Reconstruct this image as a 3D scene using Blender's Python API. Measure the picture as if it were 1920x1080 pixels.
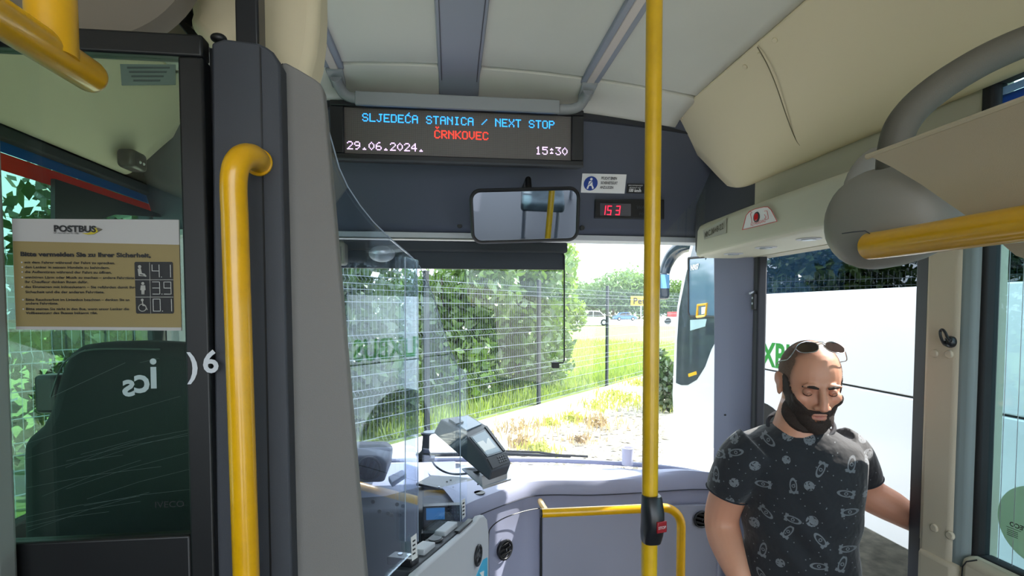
import bpy, bmesh, math, random
import numpy as np
from mathutils import Vector, Matrix, noise
random.seed(7); rng = np.random.default_rng(11)
for o in list(bpy.data.objects): bpy.data.objects.remove(o)
SC = bpy.context.scene
COL = SC.collection

# ------------------------------------------------------------------ camera, sky, sun, exposure
F = 1000.; CX = 960.; CY = 622.
TH = math.atan(115/1000.); PH = -math.atan(42/1000.)
EYE = Vector((0, 0, 1.65))
Fv = Vector((math.sin(TH)*math.cos(PH), math.cos(TH)*math.cos(PH), math.sin(PH)))
Rv = Vector((math.cos(TH), -math.sin(TH), 0)); Uv = Rv.cross(Fv)
cam = bpy.data.cameras.new('camera'); camo = bpy.data.objects.new('camera', cam); COL.objects.link(camo)
camo.matrix_world = Matrix((( Rv.x, Uv.x, -Fv.x, EYE.x), (Rv.y, Uv.y, -Fv.y, EYE.y), (Rv.z, Uv.z, -Fv.z, EYE.z), (0, 0, 0, 1)))
cam.sensor_width = 36; cam.lens = 36*F/1920.; cam.shift_y = (CY-540)/1920.; cam.clip_start = .02; cam.clip_end = 500
SC.camera = camo

W = bpy.data.worlds.new('sky'); SC.world = W; W.use_nodes = True
nt = W.node_tree; bg = nt.nodes['Background']
bg.inputs[0].default_value = (0.80, 0.90, 1.0, 1); bg.inputs[1].default_value = 2.2
sun = bpy.data.lights.new('sun', 'SUN'); suno = bpy.data.objects.new('sun', sun); COL.objects.link(suno)
sun.energy = 6.5; sun.angle = .009; sun.color = (1, .95, .87)
SUNDIR = Vector((.72, .13, .68)).normalized()
suno.rotation_euler = (-SUNDIR).to_track_quat('-Z', 'Y').to_euler(); suno.location = (8, 5, 9)
vs = SC.view_settings; vs.view_transform = 'Standard'; vs.look = 'None'; vs.gamma = 1; vs.use_curve_mapping = False
vs.exposure = 1.08
SC.cycles.max_bounces = 10; SC.cycles.diffuse_bounces = 5; SC.cycles.glossy_bounces = 4
SC.cycles.transparent_max_bounces = 24; SC.cycles.use_denoising = True
SC.cycles.sample_clamp_indirect = 6; SC.cycles.caustics_reflective = False; SC.cycles.caustics_refractive = False

# ------------------------------------------------------------------ helpers
def ray(px, py): return Fv + Rv*((px-CX)/F) + Uv*((CY-py)/F)
def D(px, py, d): return EYE + ray(px, py)*d
def H(px, py, ax, v):
    r = ray(px, py); return EYE + r*((v-EYE[ax])/r[ax])
def lin(c):
    if isinstance(c, str): c = tuple(int(c[i:i+2], 16)/255 for i in (0, 2, 4))
    return tuple((x/12.92 if x <= .04045 else ((x+.055)/1.055)**2.4) for x in c)

def mat(name, c, rough=.5, metal=0, var=0, scale=40, bump=0, bscale=300, spec=.5, emit=0, coat=0, trans=0):
    m = bpy.data.materials.new(name); m.use_nodes = True; t = m.node_tree; b = t.nodes['Principled BSDF']
    c = lin(c)
    b.inputs['Base Color'].default_value = (*c, 1); b.inputs['Roughness'].default_value = rough; b.inputs['Metallic'].default_value = metal
    b.inputs['Specular IOR Level'].default_value = spec
    if coat: b.inputs['Coat Weight'].default_value = coat; b.inputs['Coat Roughness'].default_value = .08
    if emit: b.inputs['Emission Color'].default_value = (*c, 1); b.inputs['Emission Strength'].default_value = emit
    tc = t.nodes.new('ShaderNodeTexCoord')
    if var:
        n = t.nodes.new('ShaderNodeTexNoise'); n.inputs['Scale'].default_value = scale; n.inputs['Detail'].default_value = 5
        t.links.new(tc.outputs['Object'], n.inputs['Vector'])
        r = t.nodes.new('ShaderNodeValToRGB')
        r.color_ramp.elements[0].position = .3; r.color_ramp.elements[1].position = .7
        r.color_ramp.elements[0].color = (*[x*(1-var) for x in c], 1); r.color_ramp.elements[1].color = (*[min(1, x*(1+var)) for x in c], 1)
        t.links.new(n.outputs['Fac'], r.inputs['Fac']); t.links.new(r.outputs['Color'], b.inputs['Base Color'])
    if bump:
        n = t.nodes.new('ShaderNodeTexNoise'); n.inputs['Scale'].default_value = bscale; n.inputs['Detail'].default_value = 3
        t.links.new(tc.outputs['Object'], n.inputs['Vector'])
        bp = t.nodes.new('ShaderNodeBump'); bp.inputs['Strength'].default_value = bump; bp.inputs['Distance'].default_value = .002
        t.links.new(n.outputs['Fac'], bp.inputs['Height']); t.links.new(bp.outputs['Normal'], b.inputs['Normal'])
    return m

def glass(name, tint, refl=2.0, haze=.0, hazec=(.9, .95, 1), base=.04):
    m = bpy.data.materials.new(name); m.use_nodes = True; t = m.node_tree; N = t.nodes; L = t.links
    N.remove(N['Principled BSDF']); out = N['Material Output']
    tr = N.new('ShaderNodeBsdfTransparent'); tr.inputs[0].default_value = (*tint, 1)
    gl = N.new('ShaderNodeBsdfGlossy'); gl.inputs['Roughness'].default_value = .01; gl.inputs[0].default_value = (.9, .97, 1, 1)
    lw = N.new('ShaderNodeLayerWeight'); lw.inputs[0].default_value = .5
    p = N.new('ShaderNodeMath'); p.operation = 'POWER'; p.inputs[1].default_value = 5; L.new(lw.outputs['Facing'], p.inputs[0])
    a = N.new('ShaderNodeMath'); a.operation = 'MULTIPLY_ADD'; a.inputs[1].default_value = .96*refl; a.inputs[2].default_value = base*refl; a.use_clamp = True
    L.new(p.outputs[0], a.inputs[0])
    mx = N.new('ShaderNodeMixShader'); L.new(a.outputs[0], mx.inputs[0]); L.new(tr.outputs[0], mx.inputs[1]); L.new(gl.outputs[0], mx.inputs[2])
    last = mx
    if haze:
        d = N.new('ShaderNodeBsdfTranslucent'); d.inputs[0].default_value = (*hazec, 1)
        n = N.new('ShaderNodeTexNoise'); n.inputs['Scale'].default_value = 4; n.inputs['Detail'].default_value = 6
        tc = N.new('ShaderNodeTexCoord'); L.new(tc.outputs['Object'], n.inputs['Vector'])
        q = N.new('ShaderNodeMath'); q.operation = 'MULTIPLY'; q.inputs[1].default_value = haze*2; L.new(n.outputs['Fac'], q.inputs[0])
        m2 = N.new('ShaderNodeMixShader'); L.new(q.outputs[0], m2.inputs[0]); L.new(mx.outputs[0], m2.inputs[1]); L.new(d.outputs[0], m2.inputs[2]); last = m2
    L.new(last.outputs[0], out.inputs['Surface'])
    return m

def transl(name, c):
    m = mat(name, c, .5); t = m.node_tree; tl = t.nodes.new('ShaderNodeBsdfTranslucent'); tl.inputs[0].default_value = (*lin(c), 1)
    mx = t.nodes.new('ShaderNodeMixShader'); mx.inputs[0].default_value = .6
    t.links.new(t.nodes['Principled BSDF'].outputs[0], mx.inputs[1]); t.links.new(tl.outputs[0], mx.inputs[2]); t.links.new(mx.outputs[0], t.nodes['Material Output'].inputs['Surface']); return m
OFF = {}
class MB:
    def __init__(s): s.v = []; s.f = []
    def add(s, vs, fs):
        n = len(s.v); s.v += [tuple(v) for v in vs]; s.f += [tuple(i+n for i in f) for f in fs]; return s
    def box(s, lo, hi):
        x0, y0, z0 = lo; x1, y1, z1 = hi
        return s.hexa([(x0,y0,z0),(x1,y0,z0),(x1,y1,z0),(x0,y1,z0),(x0,y0,z1),(x1,y0,z1),(x1,y1,z1),(x0,y1,z1)])
    def hexa(s, p): return s.add(p, [(0,3,2,1),(4,5,6,7),(0,1,5,4),(1,2,6,5),(2,3,7,6),(3,0,4,7)])
    def obox(s, c, ax, h):
        c = Vector(c); a, b, d = [Vector(u).normalized()*k for u, k in zip(ax, h)]
        return s.hexa([c-a-b-d, c+a-b-d, c+a+b-d, c-a+b-d, c-a-b+d, c+a-b+d, c+a+b+d, c-a+b+d])
    def prism(s, pts, vec):
        n = len(pts); v = Vector(vec); P = [Vector(p) for p in pts]
        return s.add(P+[p+v for p in P], [tuple(range(n))[::-1], tuple(range(n, 2*n))]+[(i, (i+1) % n, n+(i+1) % n, n+i) for i in range(n)])
    def loft(s, rings, closed=True, caps=True):
        n = len(rings[0]); vs = [p for r in rings for p in r]; fs = []
        for i in range(len(rings)-1):
            for j in range(n if closed else n-1):
                k = (j+1) % n; fs.append((i*n+j, i*n+k, (i+1)*n+k, (i+1)*n+j))
        if caps and closed: fs += [tuple(range(n))[::-1], tuple(range((len(rings)-1)*n, len(rings)*n))]
        return s.add(vs, fs)
    def tube(s, path, r, n=20, caps=True, dome=False):
        P = [Vector(p) for p in path]; m = len(P)
        R = list(r) if hasattr(r, '__len__') else [r]*m
        T = [(P[min(i+1, m-1)]-P[max(i-1, 0)]).normalized() for i in range(m)]
        u = T[0].orthogonal().normalized(); rings = []
        for i in range(m):
            u = (u - T[i]*u.dot(T[i])).normalized(); w = T[i].cross(u)
            rings.append([P[i]+(u*math.cos(2*math.pi*k/n)+w*math.sin(2*math.pi*k/n))*R[i] for k in range(n)])
        return s.loft(rings, True, caps)
    def cyl(s, a, b, r, n=24): return s.tube([a, b], r, n)
    def ell(s, c, r, rot=None, nu=20, nv=12):
        c = Vector(c); vs = []; fs = []
        for i in range(1, nv):
            for j in range(nu):
                t = math.pi*i/nv; p = 2*math.pi*j/nu
                q = Vector((r[0]*math.sin(t)*math.cos(p), r[1]*math.sin(t)*math.sin(p), r[2]*math.cos(t)))
                vs.append(c+(rot @ q if rot else q))
        q = Vector((0, 0, r[2])); q = rot @ q if rot else q
        vs += [c+q, c-q]; a = len(vs)-2
        for j in range(nu):
            k = (j+1) % nu
            fs.append((a, j, k)); fs.append((a+1, (nv-2)*nu+k, (nv-2)*nu+j))
            for i in range(nv-2): fs.append((i*nu+j, (i+1)*nu+j, (i+1)*nu+k, i*nu+k))
        return s.add(vs, fs)
    def disc(s, c, nrm, r, t, n=24):
        c = Vector(c); return s.cyl(c, c+Vector(nrm).normalized()*t, r, n)
    def ring(s, c, nrm, R, r, n=32, k=8):
        c = Vector(c); nr = Vector(nrm).normalized(); u = nr.orthogonal().normalized(); w = nr.cross(u); rings = []
        for i in range(n):
            a = 2*math.pi*i/n; d = u*math.cos(a)+w*math.sin(a)
            rings.append([c+d*(R+r*math.cos(2*math.pi*j/k))+nr*r*math.sin(2*math.pi*j/k) for j in range(k)])
        rings.append(rings[0]); return s.loft(rings, True, False)
    def build(s, name, m, parent=None, bevel=0, smooth=True, seg=2, fix=True, sub=0):
        me = bpy.data.meshes.new(name)
        if parent is not None: off = OFF[parent.name]
        else:
            A = np.array(s.v); off = Vector(((A[:,0].min()+A[:,0].max())/2, (A[:,1].min()+A[:,1].max())/2, A[:,2].min()))
        me.from_pydata([(a-off.x, b-off.y, c-off.z) for a, b, c in s.v], [], s.f)
        if fix:
            bm = bmesh.new(); bm.from_mesh(me); bmesh.ops.recalc_face_normals(bm, faces=bm.faces); bm.to_mesh(me); bm.free()
        if m: me.materials.append(m)
        if smooth:
            me.polygons.foreach_set('use_smooth', [True]*len(me.polygons)); me.set_sharp_from_angle(angle=math.radians(38))
        o = bpy.data.objects.new(name, me); COL.objects.link(o)
        OFF[o.name] = off.copy()
        if parent is not None: o.parent = parent
        else: o.location = off
        if bevel:
            b = o.modifiers.new('bevel', 'BEVEL'); b.width = bevel; b.segments = seg; b.limit_method = 'ANGLE'; b.angle_limit = math.radians(35)
        if sub:
            b = o.modifiers.new('sub', 'SUBSURF'); b.levels = sub; b.render_levels = sub
        return o
def thing(name, label, cat, loc, group=None):
    o = bpy.data.objects.new(name, None); COL.objects.link(o); o.location = loc; OFF[o.name] = Vector(loc)
    return tag(o, label, cat, group)
def tag(o, label, cat, group=None):
    o['label'] = label; o['category'] = cat
    if group: o['group'] = group
    return o
def struct(o): o['kind'] = 'structure'; return o
def stuff(o): o['kind'] = 'stuff'; return o
def text(name, s, size, m, org, xd, yd, parent, align='LEFT', sx=1.0, space=1.0, bold=0, lift=.0006):
    c = bpy.data.curves.new('t', 'FONT'); c.body = s; c.size = size; c.align_x = align; c.space_character = space; c.offset = bold; c.resolution_u = 3
    t = bpy.data.objects.new('t', c); COL.objects.link(t)
    dg = bpy.context.evaluated_depsgraph_get(); me = bpy.data.meshes.new_from_object(t.evaluated_get(dg))
    X = Vector(xd).normalized(); Y = Vector(yd).normalized(); Nn = X.cross(Y)
    org = Vector(org)
    vs = [org + X*(v.co.x*sx) + Y*v.co.y + Nn*lift for v in me.vertices]; fs = [tuple(p.vertices) for p in me.polygons]
    bpy.data.objects.remove(t)
    b = MB(); b.add(vs, fs); return b.build(name, m, parent, smooth=False, fix=False)
def smoothpath(pts, n=8):
    P = [Vector(p) for p in pts]; out = []
    for i in range(len(P)-1):
        a, b, c, d = P[max(i-1, 0)], P[i], P[i+1], P[min(i+2, len(P)-1)]
        for k in range(n):
            t = k/n; out.append(.5*((2*b)+(c-a)*t+(2*a-5*b+4*c-d)*t*t+(3*b-a-3*c+d)*t**3))
    out.append(P[-1]); return out

# ------------------------------------------------------------------ materials
M = {}
M['ceil'] = mat('ceiling_beige', 'd3d2c9', .75, var=.03, scale=3, bump=.1, bscale=600)
M['cove'] = mat('cove_beige', 'd6c9aa', .7, bump=.15, bscale=700)
M['wallbeige'] = mat('wall_beige', 'b5b09d', .7, bump=.15, bscale=700)
M['pillar'] = mat('pillar_beige', 'cdc2ad', .7, bump=.2, bscale=600)
M['doorbox'] = mat('door_box_beige', 'c6c4b0', .55, bump=.1, bscale=700)
M['charcoal'] = mat('charcoal_plastic', '3b3e45', .6, bump=.2, bscale=800)
M['header'] = mat('header_grey', '4d5260', .6, bump=.2, bscale=800)
M['black'] = mat('black_plastic', '0d0e10', .45)
M['satin'] = mat('black_satin', '1c1d21', .35)
M['rubber'] = mat('rubber', '1a1a1c', .8)
M['panelgrey'] = mat('panel_grey', '787673', .65, bump=.3, bscale=900)
M['dash'] = mat('dash_grey', '9c9fb8', .6, bump=.25, bscale=700)
M['dashdark'] = mat('dash_dark', '3b3e4a', .6, bump=.2, bscale=700)
M['lightgrey'] = mat('light_grey', 'c2c4ca', .6)
M['alu'] = mat('aluminium', 'b9bec6', .35, metal=.8)
M['railgrey'] = mat('rail_grey', '93979b', .45)
M['strip'] = mat('strip_grey', '8f95a3', .5)
M['lens'] = mat('lens_white', 'cfc4be', .4)
M['yellow'] = mat('yellow_paint', 'e0a800', .3, coat=.5, var=.06, scale=25)
M['yellow2'] = mat('yellow_pole_paint', 'cfa410', .35, coat=.4, var=.08, scale=25)
M['white'] = mat('white', 'f0f0f0', .5)
M['paper'] = mat('paper_white', 'a8a6a4', .6)
M['ochre'] = mat('ochre_print', '85754a', .6)
M['ink'] = mat('ink', '18181a', .6)
M['mirror'] = mat('mirror_silver', 'dfe6ea', .02, metal=1)
M['hub'] = mat('hub_grey', '8c8880', .55, bump=.15, bscale=800)
M['hubrail'] = mat('tube_grey', '5a564c', .6, bump=.2, bscale=900)
M['rackbeige'] = mat('rack_beige', 'c6b89d', .6, bump=.12, bscale=800)
M['floor'] = mat('floor_vinyl', '30313b', .6, var=.2, scale=200)
M['fabric'] = mat('blind_fabric', '43474f', .9, bump=.3, bscale=1500)
M['red'] = mat('red', 'd01818', .35)
M['stopred'] = mat('stop_red', '8a1420', .4)
M['blue'] = mat('sign_blue', '1c3f94', .5)
M['cyan'] = mat('sticker_cyan', '3fb4dd', .4)
M['lcd'] = mat('lcd_blue', '2c6ea8', .25, emit=.25)
M['seat'] = mat('seat_dark', '1e2428', .8, bump=.3, bscale=500)
M['cup'] = mat('cup_white', 'd9d7e6', .5)
G = {}
G['wind'] = glass('windscreen_glass', (.94, .975, .975), .9, haze=.006)
G['perspex'] = glass('perspex', (.90, .94, .99), 1.8, haze=.008)
G['perspex2'] = glass('perspex_clear', (.92, .95, .99), .6)
G['edge'] = mat('perspex_edge', 'a9b6c8', .2, trans=0)
G['cab'] = glass('cab_glass', (.80, .91, .81), 1.0)
G['teal'] = glass('teal_glass', (.70, .87, .89), .8)
G['side'] = glass('side_glass', (.48, .62, .60), 1.2)
G['coach'] = glass('coach_dark_glass', (.20, .25, .31), 2.0)
G['coachwind'] = glass('coach_cab_glass', (.30, .40, .46), 2.4, haze=.03)

# ------------------------------------------------------------------ room shell
def ceilz(x): return 2.5-.045*(x/.93)**2
rows = []
for y, dz in ((-1.5, 0), (-1, 0), (0, 0), (1, 0), (1.7, 0), (1.84, -.002), (1.885, -.006), (1.900, .006), (1.908, -.008), (1.94, -.018), (1.99, -.024), (2.05, -.034), (2.10, -.052), (2.14, -.08)):
    rows.append([(x, y + .06*(abs(x)/.93)**2 * (1 if y > 1.8 else 0), ceilz(x)+dz) for x in np.linspace(-.93, .93, 41)])
b = MB(); b.loft(rows, False, False)
o = struct(b.build('ceiling', M['ceil'], fix=False)); s_ = o.modifiers.new('s', 'SOLIDIFY'); s_.thickness = .05; s_.offset = 1
b = MB(); b.box((-1.3, -1.5, 2.56), (1.3, 2.45, 2.62)); struct(b.build('trim_1', M['white']))
b = MB(); b.box((-1.22, -2.9, -.1), (1.22, .95, 0)); b.box((-1.22, .95, -.1), (.55, 2.2, 0)); b.box((.55, .95, -.3), (1.22, 2.2, -.2)); b.box((.53, .95, -.3), (.55, 2.2, 0))
struct(b.build('floor', M['floor']))

# cove panels (left and right)
def cove(sgn, name):
    prof = [(.925, 2.458), (.96, 2.43), (1.03, 2.355), (1.09, 2.285), (1.135, 2.228), (1.165, 2.192), (1.183, 2.172), (1.197, 2.163), (1.212, 2.165), (1.222, 2.18)]
    prof = [(p.x, p.z) for p in smoothpath([(a, 0, c) for a, c in prof], 4)]
    rows = []
    ys = [-1.5, -1, 0, 1, 1.8, 2.0, 2.15, 2.2]
    for y in ys:
        rows.append([(sgn*x, y + (.06 - .10*max(0, (2.458-z)/.3) if y > 2 else 0)*(1 if y > 2.1 else .5), z) for x, z in prof])
    b = MB(); b.loft(rows, False, False)
    o = struct(b.build(name, M['cove'], fix=False)); s = o.modifiers.new('s', 'SOLIDIFY'); s.thickness = .02; s.offset = 0
    return o
co_r = cove(1, 'trim_2'); co_l = cove(-1, 'trim_3')
# seam groove and screw caps in the right cove
n0 = Vector((-.738, 0, -.674)); q0 = Vector((.925, 0, 2.458))+n0*.0105
P = smoothpath([EYE+ray(x, y)*((q0-EYE).dot(n0)/ray(x, y).dot(n0)) for x, y in ((1420, 88), (1438, 120), (1455, 160), (1472, 210), (1487, 250), (1498, 270), (1512, 279), (1535, 280))], 5)
b = MB(); b.tube(P, .0016, 6); b.build('panel_joint', mat('joint', '6d6550', .8), co_r)
b = MB(); b.tube([(.927, -1.5, 2.452), (.927, 2.2, 2.452)], .004, 6); b.build('panel_joint', M['rubber'], co_r)
nrm = Vector((-.68, 0, -.73)).normalized()
for (px, py) in ((1397, 125), (1425, 102), (1278, 220), (1453, 75)):
    # point on the sloped cove plane
    p0 = Vector((.96, 0, 2.43))+nrm*.0105; r = ray(px, py); t = (p0-EYE).dot(nrm)/r.dot(nrm); c = EYE+r*t
    b = MB(); b.disc(c-nrm*.004, nrm, .0085, .0075, 18); b.build('screw_cap', M['cove'], co_r, bevel=.002)

# right wall: above the door, pillar behind the door, wall round the rear window
b = MB()
b.box((1.22, 1.118, 1.86), (1.30, 2.3, 2.56)); b.box((1.22, -1.5, 2.185), (1.30, 1.118, 2.56))
b.box((1.22, -.6, -.33), (1.30, 1.22, 1.05)); b.box((1.22, 1.115, 1.05), (1.30, 1.245, 1.86))

wr = struct(b.build('wall_right', M['wallbeige']))
# beige pillar casing with lower shoe
b = MB(); b.prism([(1.19, 1.13, .9), (1.235, 1.105, .9), (1.235, 1.235, .9), (1.19, 1.218, .9)], (0, 0, 1.2)); b.build('pillar_casing', M['pillar'], wr, bevel=.012, seg=3)
b = MB(); b.prism([(1.182, 1.115, .85), (1.24, 1.09, .85), (1.24, 1.235, .85), (1.182, 1.212, .85)], (0, 0, H(1740, 1036, 0, 1.182).z-.85)); b.build('pillar_shoe', M['pillar'], wr, bevel=.012, seg=3)
b = MB(); b.prism([(1.193, 1.128, .7), (1.203, 1.106, .7), (1.222, 1.098, .7), (1.24, 1.13, .7), (1.2, 1.14, .7)], (0, 0, 1.4)); b.build('pillar_return', mat('pillar_return_grey', '7f8b8c', .6), wr, bevel=.012, seg=3)
b = MB(); b.prism([(1.16, .4, .6), (1.24, .4, .6), (1.24, 1.105, .6), (1.185, 1.105, .6)], (0, 0, H(1900, 1072, 0, 1.2).z-.61)); b.build('sill_panel', M['pillar'], wr, bevel=.02, seg=3)
b = MB(); b.tube([H(1803, 1085, 0, 1.182), H(1805, 1062, 0, 1.182), H(1812, 1053, 0, 1.185), H(1832, 1050, 0, 1.195)], .0015, 6); b.build('panel_joint', M['ink'], wr)
for (px, py) in ((1753, 663), (1780, 664), (1752, 990), (1782, 1004)):
    c = H(px, py, 0, 1.19 if py < 900 else 1.19); b = MB(); b.disc(c+Vector((.004, 0, 0)), (-1, 0, 0), .0105, .008, 20); b.build('screw_cap', M['pillar'], wr, bevel=.003)
# rear side window (right)
w3 = MB()
def frame_yz(mb, x0, x1, y0, y1, z0, z1, t):
    mb.box((x0, y0, z0), (x1, y0+t, z1)); mb.box((x0, y1-t, z0), (x1, y1, z1)); mb.box((x0, y0+t, z0), (x1, y1-t, z0+t)); mb.box((x0, y0+t, z1-t), (x1, y1-t, z1))
frame_yz(w3, 1.215, 1.255, -.75, 1.118, 1.05, 2.185, .028)
wf = struct(w3.build('window_3', M['rubber'], bevel=.006))
b = MB(); b.box((1.238, -.73, 1.07), (1.241, 1.10, 2.17)); b.build('pane', G['teal'], wf)
b = MB(); b.box((1.234, -.72, 2.03), (1.236, 1.085, 2.13)); b.build('blue_stripe', transl('stripe_blue2', '33588c'), wf)
b = MB(); b.box((1.234, -.72, 2.131), (1.2355, 1.085, 2.148)); b.build('pale_stripe', transl('stripe_pale', 'a9bdd2'), wf)
for k in range(9):
    y = 1.058-.030*k; b = MB(); b.box((1.2365, y-.0005, 1.08), (1.2375, y+.0005, 2.04)); b.build('heating_wire', M['alu'], wf)
b = MB(); b.disc((1.2445, .985, 1.185), (1, 0, 0), .085, .0008, 40); b.build('round_sticker', transl('sticker_back', 'e2e5cc'), wf)
for dy, dz in ((-.04, .02), (-.03, -.03), (-.06, -.05)):
    b = MB(); b.disc((1.2435, .985+dy, 1.185+dz), (1, 0, 0), .022, .0006, 24); b.build('sticker_print', transl('sticker_grey', 'a5b4c0'), wf)
text('glass_maker_mark', 'IVECO', .014, M['ink'], (1.2365, 1.037, 1.168), (0, 1, 0), (0, 0, 1), wf, align='RIGHT', bold=.0004)
b = MB(); b.box((1.2362, 1.012, 1.1635), (1.2366, 1.043, 1.1645)); [b.box((1.2362, 1.018, 1.158-k*.004), (1.2366, 1.041, 1.1592-k*.004)) for k in range(4)]; b.build('glass_maker_lines', M['ink'], wf)

# left wall with driver's window
b = MB(); b.box((-1.30, -1.5, -.33), (-1.22, 2.5, 1.0)); b.box((-1.30, -1.5, 2.15), (-1.22, 2.5, 2.56)); b.box((-1.30, 2.42, 1.0), (-1.20, 2.62, 2.5)); b.box((-1.30, -1.5, 1.0), (-1.22, .5, 2.15))
wl = struct(b.build('wall_left', M['charcoal']))
w2 = MB(); frame_yz(w2, -1.25, -1.205, .5, 2.45, 1.0, 2.19, .05); w2.box((-1.25, .5, 2.115), (-1.205, 2.45, 2.2)); w2.box((-1.25, 1.50, 1.0), (-1.205, 1.53, 2.12))
wf2 = struct(w2.build('window_2', M['rubber'], bevel=.006))
b = MB(); b.box((-1.24, .53, 1.03), (-1.237, 2.42, 2.16)); b.build('pane', G['side'], wf2)
b = MB(); b.box((-1.234, .55, 2.085), (-1.232, 2.48, 2.13)); b.build('blue_stripe', transl('stripe_blue', '1f6aa8'), wf2)
b = MB(); b.box((-1.234, .55, 2.035), (-1.232, 2.48, 2.083)); b.build('red_stripe', transl('stripe_red', 'd8402c'), wf2)
Q = [H(95, 335, 0, -1.2), H(315, 408, 0, -1.2), H(210, 402, 0, -1.2), H(135, 425, 0, -1.2), H(95, 425, 0, -1.2)]
b = MB(); b.prism(Q, (.012, 0, 0)); b.build('side_shade', M['black'], wf2)

# front wall (header above the windscreen)
def hd(x, z):  # header plane y
    return 2.10 + (2.47-z)*(.28/.51) + .05*(x/.93)**2 * .4
cols = np.linspace(-1.22, 1.215, 40); zs = [2.50, 2.44, 2.40, 2.33, 2.2, 2.1, 2.02, 1.985]
rows = [[(x, hd(x, z) - (.0 if z < 2.45 else .01), z - (.04*max(0, (x-.85)/.3)**2 if z > 2.42 else 0)) for x in cols] for z in zs]
b = MB(); b.loft(rows, False, False); o = b.build('wall_front', M['header'], fix=False); s = o.modifiers.new('s', 'SOLIDIFY'); s.thickness = .03; s.offset = 1; struct(o); wfr = o
b = MB(); b.loft([[(x, hd(x, 1.985)-.004, 1.985), (x, hd(x, 1.97)-.006, 1.962), (x, hd(x, 1.96)+.09, 1.960), (x, hd(x, 1.96)+.09, 1.985)] for x in (-1.22, -.75, -.3, .2, .7, 1.0, 1.215)], True, True)
struct(b.build('trim_4', M['lightgrey'], bevel=.002))
b = MB(); b.loft([[(x, y0, ceilz(x)-.03), (x, y0, ceilz(x)-.085+.02*abs(x)), (x, y0+.06, ceilz(x)-.09+.02*abs(x)), (x, y0+.06, ceilz(x)+.02)] for x in np.linspace(-1.0, 1.0, 21) for y0 in (2.098+.06*(x/.93)**2,)]); b.build('dark_cornice', mat('cornice', '22252c', .6), wfr)
c = H(1218, 263, 1, hd(.8, 2.32)); b = MB(); b.box((c.x-.10, c.y-.012, c.z-.004), (c.x+.10, c.y+.02, c.z+.004)); b.build('slot', M['black'], wfr, bevel=.003)
for px, py in ((623, 420), (862, 423), (1092, 427)):
    c = H(px, py, 1, hd(.2, 2.01)-.006); b = MB(); b.disc(c, (0, 1, 0), .011, .02, 18); b.build('screw_cap', M['black'], wfr, bevel=.002)
# right corner fillet of the header down to the A pillar
b = MB(); b.prism([(1.10, 2.33, 1.90), (1.23, 2.02, 1.90), (1.23, 2.42, 1.90)], (0, 0, .5)); b.build('corner_panel', M['charcoal'], wfr, bevel=.02, seg=3)

# A pillar right, door frame posts
b = MB(); b.loft([[(1.155-dx, 2.235, z), (1.175-dx, 2.15, z), (1.20, 2.07, z), (1.225, 2.045, z), (1.29, 2.06, z), (1.30, 2.30, z)] for z, dx in ((-.2, -.01), (.9, -.005), (1.5, .0), (1.95, .01))])
struct(b.build('trim_5', mat('pillar_grey', '7d8096', .55, bump=.15, bscale=700), bevel=.006))
b = MB(); b.tube([(1.163, 2.14, 1.20), (1.158, 2.138, 1.20)], .004, 8); b.build('screw', M['black'], bpy.data.objects['trim_5'])
b = MB(); b.box((1.222, 2.012, -.2), (1.262, 2.05, 1.96)); df = struct(b.build('door_1', mat('door_rubber', '23252c', .6), bevel=.008))
b = MB(); b.prism([(1.221, 1.243, -.2), (1.26, 1.245, -.2), (1.262, 1.30, -.2), (1.24, 1.302, -.2)], (0, 0, 2.1)); b.build('rear_seal', mat('seal_grey', '343844', .6), df, bevel=.006)
c = H(1418, 567, 0, 1.222); b = MB(); b.box((1.208, c.y-.004, c.z-.03), (1.224, c.y+.014, c.z+.035)); b.build('latch_plate', M['satin'], df, bevel=.003)
for dz in (.018, -.004): b = MB(); b.disc((1.209, c.y+.005, c.z+dz), (-1, 0, 0), .005, .002, 12); b.build('latch_screw', M['alu'], df)
b = MB(); b.obox((1.205, c.y+.005, c.z+.04), ((1, .3, .4), (0, 1, 0), (0, 0, 1)), (.012, .006, .004)); b.build('latch', M['alu'], df, bevel=.002)
# door leaf folded outside behind the rear post, with grab rail the man holds
b = MB(); b.box((1.30, 1.195, -.25), (1.34, 1.24, 1.95)); b.build('door_leaf', M['satin'], df, bevel=.01)
b = MB(); b.tube(smoothpath([(1.34, 1.22, .95), (1.365, 1.27, .97), (1.38, 1.30, 1.02), (1.38, 1.30, 1.30), (1.365, 1.27, 1.35), (1.34, 1.22, 1.37)], 5), .014, 12); b.build('grab_rail', M['yellow'], df)

# windscreen
wp = [(-1.2, 2.42), (-.9, 2.58), (-.4, 2.655), (.1, 2.60), (.6, 2.50), (.95, 2.38), (1.10, 2.30), (1.165, 2.22)]
wp = [(-1.24, 2.44), (-1.0, 2.58), (-.5, 2.66), (.0, 2.64), (.5, 2.57), (.85, 2.47), (1.06, 2.36), (1.175, 2.24)]
sp = smoothpath([(a, c, 0) for a, c in wp], 5)
b = MB(); b.loft([[(p.x, p.y, .80) for p in sp], [(p.x, p.y-.03*(1-abs(p.x)*.6), 1.3) for p in sp], [(p.x, p.y-.09*(1-abs(p.x)*.6), 2.2) for p in sp]], False, False)
struct(b.build('window_1', G['wind'], fix=False))
b = MB(); b.tube([(p.x-.008*(1 if p.x > 0 else -1), p.y-.006, .905) for p in sp], .012, 8); b.build('lower_seal', M['dash'], bpy.data.objects['window_1'])
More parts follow.
